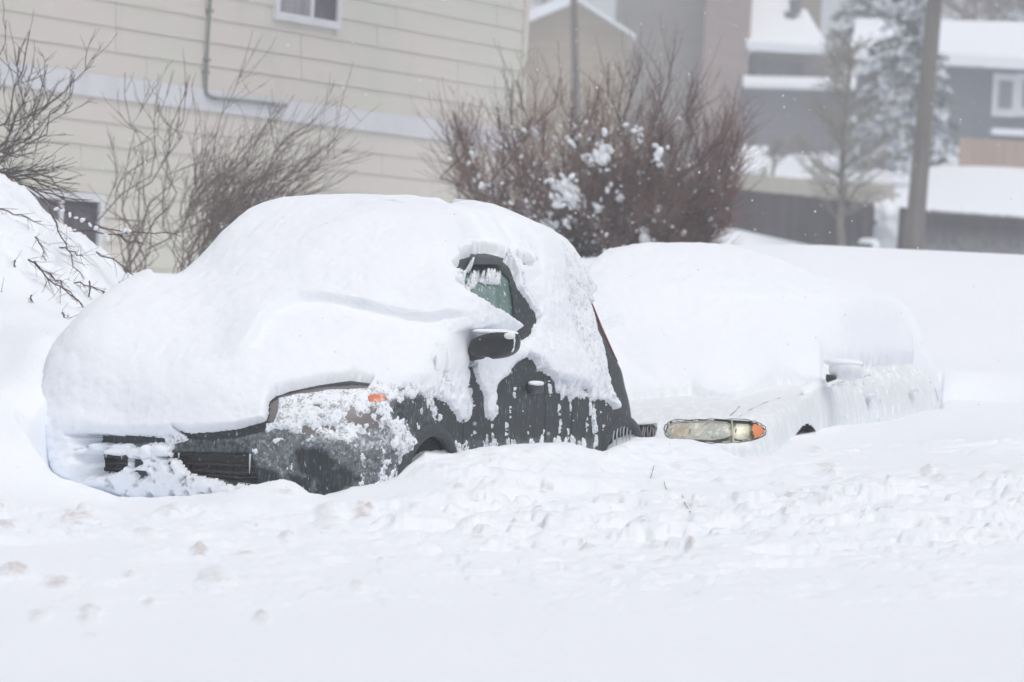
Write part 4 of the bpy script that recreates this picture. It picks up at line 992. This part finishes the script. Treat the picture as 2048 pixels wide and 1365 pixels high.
# brambles over the heap
root = empty("bramble", at(90, 520, 24.3), 0, "thin thorny canes arching out of the lumpy snow heap at the left", "shrub")
inv = Matrix.Translation(-Vector(root.location)); a = MB(); t = MB(); frosty = MB()
canes = [([(60, 372), (95, 405), (150, 432), (205, 455), (262, 463), (330, 468), (362, 472)], 24.5), ([(98, 420), (118, 462), (136, 500), (150, 530), (165, 560)], 23.9), ([(52, 516), (90, 545), (120, 566), (145, 590), (172, 630)], 23.4),
         ([(70, 522), (100, 560), (130, 580), (165, 612), (185, 640)], 23.3), ([(130, 562), (170, 570), (205, 580), (240, 600)], 23.6), ([(190, 504), (225, 520), (255, 545), (290, 572)], 24.6), ([(0, 418), (40, 428), (80, 446)], 24.0),
         ([(118, 490), (150, 505), (168, 515)], 24.0), ([(28, 525), (36, 545), (46, 566)], 23.4), ([(240, 565), (252, 580), (262, 590)], 24.2), ([(180, 560), (180, 600), (176, 640)], 23.6), ([(205, 585), (215, 605), (222, 620)], 23.7),
         ([(235, 470), (262, 480), (290, 488)], 24.4), ([(70, 470), (84, 490), (92, 520)], 23.7), ([(0, 580), (12, 595)], 23.0), ([(55, 592), (64, 606)], 22.9), ([(122, 627), (130, 640), (136, 648)], 22.6), ([(150, 460), (235, 468), (245, 472)], 24.4)]
for pts, Y in canes:
    P3 = [at(x, y, Y + .05 * math.sin(i * 1.7)) + np.array([rnd.gauss(0, .006), rnd.gauss(0, .02), rnd.gauss(0, .006)]) for i, (x, y) in enumerate(pts)]
    fine_ = []
    for p, q_ in zip(P3[:-1], P3[1:]):
        for k in range(3): fine_.append(p + (q_ - p) * k / 3 + np.array([rnd.gauss(0, .006), 0, rnd.gauss(0, .006)]))
    fine_.append(P3[-1]); a.tube(fine_, taper(.0055, .0025, len(fine_) - 1), 5, False)
    for k in range(len(fine_) * 2):
        i = rnd.randrange(len(fine_) - 1); d = fine_[i + 1] - fine_[i]; d = d / np.linalg.norm(d) + np.array([rnd.gauss(0, .6), rnd.gauss(0, .3), rnd.gauss(0, .7)])
        sprig(t, fine_[i], d, rnd.uniform(.03, .16), .0018, rnd, 3, .3, .0)
for i, (x, y) in enumerate([(112, 418), (125, 422), (140, 430), (152, 436), (165, 441), (180, 450), (192, 456), (250, 461), (258, 462), (245, 462), (212, 470), (216, 478)]):
    clump(frosty, at(x, y, 24.42), .016, rnd, i)
for mb_, nm, m_ in ((a, "canes", mat("bramble_cane", (.085, .045, .045), .8)), (t, "thorny_twigs", bark_dark), (frosty, "snow_clumps", snow)):
    o = mb_.build(nm, m_, root, nm[0] == 's'); o.matrix_parent_inverse = inv
# a few dry stalks standing in the ploughed snow
straw = mat("dry_grass_stem", (.12, .12, .10), .9)
for nm, pts, lb in (("a", [(1308, 934), (1304, 948), (1301, 958)], "short straight dry stalk in the snow below the dark car's rear wheel"),
                    ("b", [(1328, 966), (1331, 978), (1338, 986), (1348, 991)], "curved dry stalk in the snow, below the white car's headlight"),
                    ("c", [(1364, 994), (1370, 1010), (1381, 1028)], "lowest and longest of the dry stalks lying in the rubbly snow")):
    P3 = []
    for x, y in pts:
        lo, hi = 14.0, 23.5
        for _ in range(24):
            mid = (lo + hi) / 2; p = at(x, y, mid)
            if p[2] > ground_z(p[0], p[1]): lo = mid
            else: hi = mid
        P3.append(at(x, y, lo) + np.array([0, 0, .006]))
    b = MB(); b.tube(P3, .0016, 4); tag(b.build("grass_stalk", straw), lb, "grass stalk", "dry stalks poking from the snow")

# ------------------------------------------------------------------ fences, pole, sapling
def fence_m(name, c1, c2, s):
    m_ = mat(name, c1, .9); noise_mix(m_, c1, c2, (6, 6, .5), .35, .65, 5)
    return m_
def wood_fence(label, p_top0, p_top1, h, pitch, mt, frost=0.0, gap=.012, dog=.03, group=None, post_every=2.4, snowline=False):
    p0, p1 = np.array(p_top0), np.array(p_top1); L = np.linalg.norm((p1 - p0)[:2]); d = flat(p1 - p0); nrm = np.array([-d[1], d[0], 0])
    if nrm[1] > 0: nrm = -nrm
    root = empty("wooden_fence", (p0[0], p0[1], p0[2] - h), 0, label, "fence", group); inv = Matrix.Translation(-Vector(root.location))
    n = int(L / pitch); vs = []; col = []; r = random.Random(3)
    for i in range(n):
        x0 = i * pitch; dz = r.uniform(-.012, .012); o = r.uniform(-.004, .004)
        for (x, top, off) in ((x0, -dog, 0), (x0 + dog, 0, 0), (x0 + pitch - gap - dog, 0, 0), (x0 + pitch - gap, -dog, 0), (x0 + pitch - gap * .9, -dog * 2, .02), (x0 + pitch - gap * .1, -dog * 2, .02)):
            zt = p0[2] + (p1[2] - p0[2]) * min(1, x / L) + top + dz
            base = p0 + d * x - nrm * (off + o)
            for z in (zt - h, zt - h * .35, zt): vs.append((base[0], base[1], z))
    m_ = len(vs) // 3; fs = [(3 * i + k, 3 * i + 3 + k, 3 * i + 4 + k, 3 * i + 1 + k) for i in range(m_ - 1) for k in (0, 1)]
    o = mesh_obj("board_panel", np.array(vs), fs, mt, root); o.matrix_parent_inverse = inv
    md = o.modifiers.new("thick", 'SOLIDIFY'); md.thickness = .018
    k = 0
    while k * post_every < L:
        p = p0 + d * (k * post_every) + nrm * -.08; z = p0[2] + (p1[2] - p0[2]) * k * post_every / L
        b = MB(); b.box(p[0] - .045, p[0] + .045, p[1] - .045, p[1] + .045, z - h - .3, z - .06); q = b.build("post", mt, root); q.matrix_parent_inverse = inv; k += 1
    for f in (.18, .82):
        b = MB(); e0, e1 = p0 - nrm * .03, p1 - nrm * .03
        b.add([tuple(e + nrm * o_ + np.array([0, 0, -h * f + z_])) for e in (e0, e1) for z_ in (-.04, .04) for o_ in (0, -.035)], [(0, 1, 3, 2), (4, 6, 7, 5), (0, 4, 5, 1), (2, 3, 7, 6), (0, 2, 6, 4), (1, 5, 7, 3)])
        q = b.build("rail", mt, root); q.matrix_parent_inverse = inv
    return root
fdark = mat("weathered_dark_fence", (.024, .016, .019), .9, spec=.2)
noise_mix(fdark, (.024, .016, .019), (.058, .044, .048), (5, 5, .6), .35, .65, 5)
noise_mix(fdark, None, (.20, .19, .21), (5, 5, .35), .62, .80, 7)
fdark2 = mat("snow_stuck_dark_fence", (.022, .017, .021), .9, spec=.2)
noise_mix(fdark2, (.022, .017, .021), (.050, .042, .045), (5, 5, .6), .35, .65, 5)
_nt = fdark2.node_tree; _g = _nt.nodes.new("ShaderNodeNewGeometry"); _s = _nt.nodes.new("ShaderNodeSeparateXYZ"); _r = _nt.nodes.new("ShaderNodeMapRange"); _n = _nt.nodes.new("ShaderNodeTexNoise")
_tc = _nt.nodes.new("ShaderNodeTexCoord"); _mp = _nt.nodes.new("ShaderNodeMapping"); _mp.inputs["Scale"].default_value = (7, 7, .8)
zf = at(1950, 505, 86)[2]; _r.inputs[1].default_value = zf - .5; _r.inputs[2].default_value = zf + .55; _r.inputs[3].default_value = .75; _r.inputs[4].default_value = 0.0
_nt.links.new(_g.outputs["Position"], _s.inputs[0]); _nt.links.new(_s.outputs[2], _r.inputs[0]); _nt.links.new(_tc.outputs["Object"], _mp.inputs[0]); _nt.links.new(_mp.outputs[0], _n.inputs["Vector"])
_m = _nt.nodes.new("ShaderNodeMath"); _m.operation = 'MULTIPLY'; _nt.links.new(_r.outputs[0], _m.inputs[0]); _m2 = _nt.nodes.new("ShaderNodeMapRange"); _m2.inputs[1].default_value = .3; _m2.inputs[2].default_value = .6
_n.inputs["Detail"].default_value = 6; _nt.links.new(_n.outputs[0], _m2.inputs[0]); _nt.links.new(_m2.outputs[0], _m.inputs[1])
_x = _nt.nodes.new("ShaderNodeMix"); _x.data_type = 'RGBA'; _pb = _nt.nodes["Principled BSDF"]; _nt.links.new(_pb.inputs["Base Color"].links[0].from_socket, _x.inputs[6]); _x.inputs[7].default_value = (.62, .64, .68, 1)
_nt.links.new(_m.outputs[0], _x.inputs[0]); _nt.links.new(_x.outputs[2], _pb.inputs["Base Color"])
wood_fence("long dark weathered board fence running from the big bush to the tilted pole", at(1150, 344, 92), at(1752, 407, 84), 2.3, .15, fdark, group="dark board fences at the far side of the yard")
wood_fence("dark dog-eared board fence right of the pole, its foot plastered with snow", at(1812, 417, 86), at(2160, 441, 86), 2.0, .11, fdark2, gap=.02, group="dark board fences at the far side of the yard")
wood_fence("pale tan board fence below the blue-grey house at the right edge", at(1920, 275, 112), at(2150, 288, 110), 1.7, .15, fence_m("tan_fence", (.50, .36, .27), (.42, .31, .24), 1))
wood_fence("low cream fence behind the dark fence, left of the young tree", at(1200, 325, 104), at(1800, 372, 100), 1.4, .16, fence_m("cream_fence", (.50, .47, .40), (.42, .40, .34), 1))
# broken end of the dark fence and the drift spilling through the gap
b = MB(); pz = at(1806, 415, 85)
b.box(pz[0] - .08, pz[0] + .08, pz[1] - .06, pz[1] + .06, pz[2] - 2.4, pz[2]); tag(b.build("gate_post", fdark), "short dark post standing just left of the tilted pole", "post")
V, F = superell(at(1784, 452, 86.5), (.50, .6, .52), .9, 30, 20, .22, 3); tag(mesh_obj("snow_drift", V, F, snow, None, True), kind="structure")
# pole
pm = mat("weathered_pole_wood", (.115, .098, .082), .9); noise_mix(pm, (.115, .098, .082), (.17, .15, .13), (9, 9, .6), .35, .65, 6); noise_mix(pm, None, (.09, .08, .07), (14, 14, .8), .62, .7, 6)
b = MB(); pb, pt = at(1823, 540, 80), at(1869, 0, 80); top = pb + (pt - pb) * 1.5
b.tube([pb + (top - pb) * k / 12 for k in range(13)], taper(.205, .135, 12), 20); tag(b.build("utility_pole", pm, None, True), "tall grey wooden pole leaning slightly right in front of the far fence", "pole")
b = MB(); pb, pt = at(1156, 400, 99), at(1146, -60, 99); b.tube([pb, pt, pt + (pt - pb) * .4], [.10, .09, .08], 10); tag(b.build("utility_pole", pm, None, True), "faint thin pole far behind the big bush", "pole")
# green box
gb = empty("utility_box", at(1728, 515, 77), 0, "small green utility cabinet half drifted in beside the young tree", "utility box"); inv = Matrix.Translation(-Vector(gb.location))
b = MB(); c0 = at(1722, 500, 77); b.box(c0[0] - .16, c0[0] + .2, c0[1] - .2, c0[1] + .3, c0[2] - .3, c0[2] + .12); o = b.build("cabinet", mat("green_metal", (.03, .09, .075), .5), gb); o.matrix_parent_inverse = inv; bevel(o, .02)
V, F = superell(at(1737, 494, 77.2), (.22, .25, .17), .7, 24, 16, .03, 2); o = mesh_obj("snow_cover", V, F, snow, gb, True); o.matrix_parent_inverse = inv

def bare_tree(label, base, top, spread, nl, mtr, mtw, seed, r0, tw=14, group=None, tr=.008, lo=.15, angup=.75):
    rnd = random.Random(seed); base, top = np.array(base), np.array(top); Hh_ = np.linalg.norm(top - base)
    root = empty("bare_tree", base, 0, label, "tree", group); inv = Matrix.Translation(-Vector(root.location))
    a, c_ = MB(), MB(); n = 14; tp = crook(base, top, n, .12, rnd); a.tube(tp, taper(r0, r0 * .12, n), 8)
    for i in range(nl):
        t = lo + (1 - lo) * (i + rnd.random()) / nl * .95; k = t * n; j = min(int(k), n - 1); p = tp[j] + (tp[j + 1] - tp[j]) * (k - j)
        th_ = rnd.uniform(0, 2 * math.pi); L = spread * (1 - ((t - .25) / .8) ** 2 * .85) * rnd.uniform(.6, 1.05)
        d = np.array([math.cos(th_), math.sin(th_), angup]); d /= np.linalg.norm(d)
        bp = crook(p, p + d * L, 6, .35, rnd, (0, 0, -.03 * L)); a.tube(bp, taper(r0 * .32 * (1 - t * .6), tr * .8, 6), 5, False)
        for _ in range(tw):
            j = rnd.randint(1, 5); f = rnd.random(); pp = bp[j] + (bp[j + 1] - bp[j]) * f
            dd = d + np.array([rnd.gauss(0, .6), rnd.gauss(0, .6), rnd.gauss(.1, .4)]); q = sprig(c_, pp, dd, L * rnd.uniform(.2, .5), tr, rnd, 4, .25, .1)
            for __ in range(2):
                jj = rnd.randint(1, 3); sprig(c_, q[jj], dd + np.array([rnd.gauss(0, .8), rnd.gauss(0, .8), rnd.gauss(0, .5)]), L * rnd.uniform(.1, .28), tr * .8, rnd, 3, .25, .1)
    for mb_, nm, m_ in ((a, "trunk", mtr), (c_, "crown", mtw)):
        o = mb_.build(nm, m_, root); o.matrix_parent_inverse = inv
    return root
trunk_m = mat("pale_trunk", (.20, .185, .155), .9); noise_mix(trunk_m, (.20, .185, .155), (.11, .10, .09), (6, 6, 3), .45, .6)
bare_tree("young bare tree with olive twigs in front of the far dark fence", at(1684, 512, 76), at(1702, 70, 76), 1.55, 46, trunk_m, twig_olive, 5, .085, 17, tr=.0075)
bare_tree("hazy bare shrub-like tree beside the cream fence, far behind the young tree", at(1545, 352, 103), at(1550, 285, 103), .7, 12, bark_grey, bark_grey, 8, .05, 8, tr=.012)
bare_tree("faint bare tree standing beyond the blue-grey house roof", at(1960, 140, 150), at(1950, -60, 150), 3.0, 26, bark_grey, twig_red, 9, .14, 14, tr=.022, lo=.3)
bare_tree("faint bare tree above the brown houses, behind the big bush's left side", at(1090, 60, 160), at(1085, -80, 160), 2.6, 20, bark_grey, bark_grey, 10, .14, 12, tr=.02, lo=.2)

# spruces
needle = mat("spruce_needles", (.035, .055, .052), .9); noise_mix(needle, (.035, .055, .052), (.07, .09, .085), (2, 2, 2), .4, .6)
def spruce(label, base, h, r, seed, snowy=.32, leaf=.16, nb=150):
    rnd = random.Random(seed); root = empty("spruce_tree", base, 0, label, "tree"); inv = Matrix.Translation(-Vector(root.location)); base = np.array(base)
    t = MB(); t.tube([base, base + np.array([0, 0, h * .98])], [r * .09, .03], 8); o = t.build("trunk", bark_dark, root); o.matrix_parent_inverse = inv
    V, S_ = [], []
    for i in range(nb):
        f = (i + rnd.random()) / nb; z = h * (.04 + .94 * f); R_ = r * (1 - f) ** .85 * rnd.uniform(.65, 1.1) + .15; th_ = rnd.uniform(0, 2 * math.pi)
        d = np.array([math.cos(th_), math.sin(th_), 0]); sd_ = np.array([-d[1], d[0], 0])
        m_ = int(16 + 46 * (1 - f))
        load = rnd.random() < snowy * 2
        for _ in range(m_):
            u = rnd.random() ** .7; w = (1 - u * .6) * .32 * R_; p = base + d * R_ * u + sd_ * rnd.gauss(0, w * .5) + np.array([0, 0, z - .28 * R_ * u * u - rnd.random() * .12 + .05 * R_ * u])
            a1 = d * rnd.uniform(.6, 1.3) + sd_ * rnd.gauss(0, .6) + np.array([0, 0, rnd.gauss(-.35, .35)]); a1 = a1 / np.linalg.norm(a1) * leaf * rnd.uniform(.7, 1.4)
            b1 = np.cross(a1, np.array([rnd.gauss(0, .5), rnd.gauss(0, .5), 1])); b1 = b1 / np.linalg.norm(b1) * leaf * .38
            tgt = S_ if (load and rnd.random() < .62) else V
            if tgt is S_: p = p + np.array([0, 0, .05]); b1 *= 1.6
            tgt.extend([p - b1, p + a1 * .5 - b1 * .8, p + a1, p + a1 * .5 + b1 * .9])
    for nm, L, m_ in (("crown", V, needle), ("snow_load", S_, snow)):
        o = mesh_obj(nm, np.array(L), np.arange(len(L)).reshape(-1, 4), m_, root); o.matrix_parent_inverse = inv
spruce("tall snow-laden spruce right behind the tilted pole", at(1800, 345, 114), 6.9, 1.75, 3, .34, .20, 210)
spruce("hazy dark conifer at the top, left of the tall spruce", at(1728, 130, 150), 5.0, 1.6, 6, .3, .25, 110)
spruce("small rounded conifer loaded with snow, left of the tall spruce's foot", at(1765, 330, 106), 2.2, .9, 8, .5, .16, 70)
spruce("faint grey-green conifer behind the blue-grey house at the right", at(2010, 120, 170), 7.5, 2.6, 12, .25, .3, 120)

# ------------------------------------------------------------------ far houses
def wmat(name, c1, k=.85):
    m_ = mat(name, c1, .85); noise_mix(m_, c1, tuple(x * k for x in c1), (.8, .8, 9), .4, .6, 4); return m_
def prect(mb, x0, x1, y0, y1, Y, dep):
    """a wall block filling the given part of the picture at depth Y"""
    a, b_ = at(x0, (y0 + y1) / 2, Y), at(x1, (y0 + y1) / 2, Y); z1 = at((x0 + x1) / 2, y0, Y)[2]; z0 = at((x0 + x1) / 2, y1, Y)[2]
    mb.box(a[0], b_[0], Y, Y + dep, z0, z1); return a[0], b_[0], z0, z1
def far_house(label, loc): 
    r = empty("house", loc, 0, label, "house"); return r, Matrix.Translation(-Vector(r.location))
def fp(o, inv):
    if o.parent.type == 'EMPTY': o.matrix_parent_inverse = inv
    return o
# brown two-storey block with a lower white-roofed wing
r, inv = far_house("hazy brown house with a snowy wing roof and square chimney behind the bush", at(1450, 330, 135))
b = MB(); prect(b, 1238, 1408, -160, 330, 136, 8); fp(b.build("wall", wmat("grey_green_wall", (.26, .245, .22)), r), inv)
b = MB(); prect(b, 1408, 1500, -160, 330, 135, 8); fp(b.build("tower_wall", wmat("pinkish_brown_wall", (.36, .28, .25)), r), inv)
b = MB(); x0, x1, z0, z1 = prect(b, 1500.5, 1652, 106, 330, 135.5, 7); fp(b.build("wing_wall", wmat("taupe_wall", (.25, .225, .205)), r), inv)
q = [at(1492, 99, 134.8), at(1656, 110, 134.8), at(1600, 14, 139), at(1492, -30, 140)]
b = MB(); b.add([tuple(p) for p in q] + [tuple(p + np.array([0, 0, .28])) for p in q], [(0, 1, 2, 3), (7, 6, 5, 4), (0, 4, 5, 1), (1, 5, 6, 2), (2, 6, 7, 3), (3, 7, 4, 0)]); rf = fp(b.build("roof", snow, r), inv)
b = MB(); x = at(1620, 0, 138.0); b.box(x[0] - .42, x[0] + .42, 138, 138.7, at(1620, 62, 138)[2], x[2] + 2); fp(b.build("chimney", wmat("tan_brick", (.33, .29, .24)), rf), inv)
for px_, py_ in ((1590, 28), (1580, 52)):
    b = MB(); p = at(px_, py_, 137.0); b.tube([p, p + np.array([.0, 0, .5])], .22, 10); fp(b.build("vent", mat("dark_vent", (.12, .12, .13), .8), rf), inv)
fd = mat("hazy_dark_pane", (.09, .085, .11), .3)
b = MB(); prect(b, 1520, 1606, 124, 164, 135.3, .1); fp(b.build("window", fd, r), inv)
q = [at(1486, 176, 133), at(1758, 184, 133), at(1758, 166, 135), at(1486, 160, 135)]
b = MB(); b.add([tuple(p) for p in q] + [tuple(p + np.array([0, 0, .15])) for p in q], [(0, 1, 2, 3), (7, 6, 5, 4), (0, 4, 5, 1), (1, 5, 6, 2), (2, 6, 7, 3), (3, 7, 4, 0)]); fp(b.build("porch_roof", snow, r), inv)
b = MB(); prect(b, 1484, 1760, 176, 350, 133.4, 1.9); fp(b.build("porch_wall", wmat("purple_grey_wall", (.165, .155, .185)), r), inv)
# tan gable
r, inv = far_house("hazy tan gable-ended house seen above the big bush's left side", at(1150, 350, 118))
g = [at(1020, 62, 118), at(1156, 6, 118), at(1262, 74, 118)]; zb_ = at(1150, 350, 118)[2]
b = MB(); vs = [(g[0][0], 118, zb_), (g[2][0], 118, zb_), tuple(g[2]), tuple(g[1]), tuple(g[0])]
b.add(vs + [(x, y + 8, z) for x, y, z in vs], [(0, 1, 2, 3, 4), (9, 8, 7, 6, 5), (0, 4, 9, 5), (1, 6, 7, 2)]); fp(b.build("wall", wmat("tan_wall", (.42, .36, .28)), r), inv)
b = MB()
for e0, e1 in ((g[0], g[1]), (g[1], g[2])):
    d = (e1 - e0) * .04; a_, b_ = (e0 - d * 2, e1) if e0 is g[0] else (e0, e1 + d * 2)
    b.add([(p[0], p[1] + y, p[2] + z) for p in (a_, b_) for y in (-.5, 8.5) for z in (.02, .36 if e0 is g[0] else .12)], [(0, 1, 3, 2), (4, 6, 7, 5), (0, 4, 5, 1), (2, 3, 7, 6), (0, 2, 6, 4), (1, 5, 7, 3)])
fp(b.build("roof", snow, r), inv)
b = MB(); x = at(1120, 10, 124.0); b.box(x[0] - .6, x[0] + .6, 125, 126, x[2] - 2, x[2] + .3); 
# blue-grey house
r, inv = far_house("hazy blue-grey house with white-framed windows and a long snowy roof at the right edge", at(1990, 300, 122))
b = MB(); x0, x1, z0, z1 = prect(b, 1752, 2260, 138, 330, 122, 8); fp(b.build("wall", wmat("blue_grey_wall", (.13, .155, .18)), r), inv)
q = [at(1700, 118, 121.4), at(2280, 152, 121.4), at(2280, 70, 128), at(1712, 58, 128)]
b = MB(); b.add([tuple(p) for p in q] + [tuple(p + np.array([0, 0, .35])) for p in q], [(0, 1, 2, 3), (7, 6, 5, 4), (0, 4, 5, 1), (1, 5, 6, 2), (2, 6, 7, 3), (3, 7, 4, 0)]); fp(b.build("roof", snow, r), inv)
tr2 = mat("far_white_trim", (.66, .70, .72), .7)
for x0_, x1_ in ((1985, 2033), (2033, 2082)):
    b = MB(); prect(b, x0_, x1_, 148, 234, 121.85, .13); w = fp(b.build("window", tr2, r), inv)
    b = MB(); prect(b, x0_ + 13, x1_ - 8, 162, 217, 121.80, .05); fp(b.build("pane", wmat("far_pane", (.17, .20, .23)), w), inv)
b = MB(); prect(b, 1985, 2200, 262, 274, 121.2, .8); fp(b.build("snowy_ledge", snow, r), inv)
# little shed
r, inv = far_house("small cream garden shed under a thick snow roof, right of the big bush", at(1495, 350, 106)); r["category"] = "shed"
b = MB(); prect(b, 1462, 1535, 335, 380, 106, 2); fp(b.build("wall", wmat("cream_wall", (.45, .44, .40)), r), inv)
q = [at(1455, 344, 105.7), at(1518, 348, 105.7), at(1536, 304, 107.6), at(1458, 300, 107.6)]
b = MB(); b.add([tuple(p) for p in q] + [tuple(p + np.array([0, 0, .15])) for p in q], [(0, 1, 2, 3), (7, 6, 5, 4), (0, 4, 5, 1), (1, 5, 6, 2), (2, 6, 7, 3), (3, 7, 4, 0)]); fp(b.build("roof", snow, r), inv)

# ------------------------------------------------------------------ falling snow and blowing haze
rnd = random.Random(2); b = MB()
for i in range(900):
    Y = 14 + 50 * rnd.random() ** 1.3; p = at(rnd.uniform(-40, 2090), rnd.uniform(-20, 1200), Y); s_ = rnd.uniform(.0025, .0065) * (Y / 26) ** .5
    b.add([p + np.array(v) * s_ for v in ((1, 0, 0), (-1, 0, 0), (0, 1, 0), (0, -1, 0), (0, 0, 1.2), (0, 0, -1.2))], [(0, 2, 4), (2, 1, 4), (1, 3, 4), (3, 0, 4), (2, 0, 5), (1, 2, 5), (3, 1, 5), (0, 3, 5)])
tag(b.build("falling_snow", snow), "tiny snowflakes drifting through the air", kind="stuff")
hz = bpy.data.materials.new("haze"); hz.use_nodes = True; hn_ = hz.node_tree; hn_.nodes.clear()
out = hn_.nodes.new("ShaderNodeOutputMaterial"); pv = hn_.nodes.new("ShaderNodeVolumePrincipled")
pv.inputs["Color"].default_value = (.90, .93, .97, 1); pv.inputs["Density"].default_value = HAZE; pv.inputs["Anisotropy"].default_value = 0.0
hn_.links.new(pv.outputs[0], out.inputs["Volume"])
b = MB(); b.box(-560, 560, -40, 505, -1.0, 62); tag(b.build("haze", hz), kind="stuff")
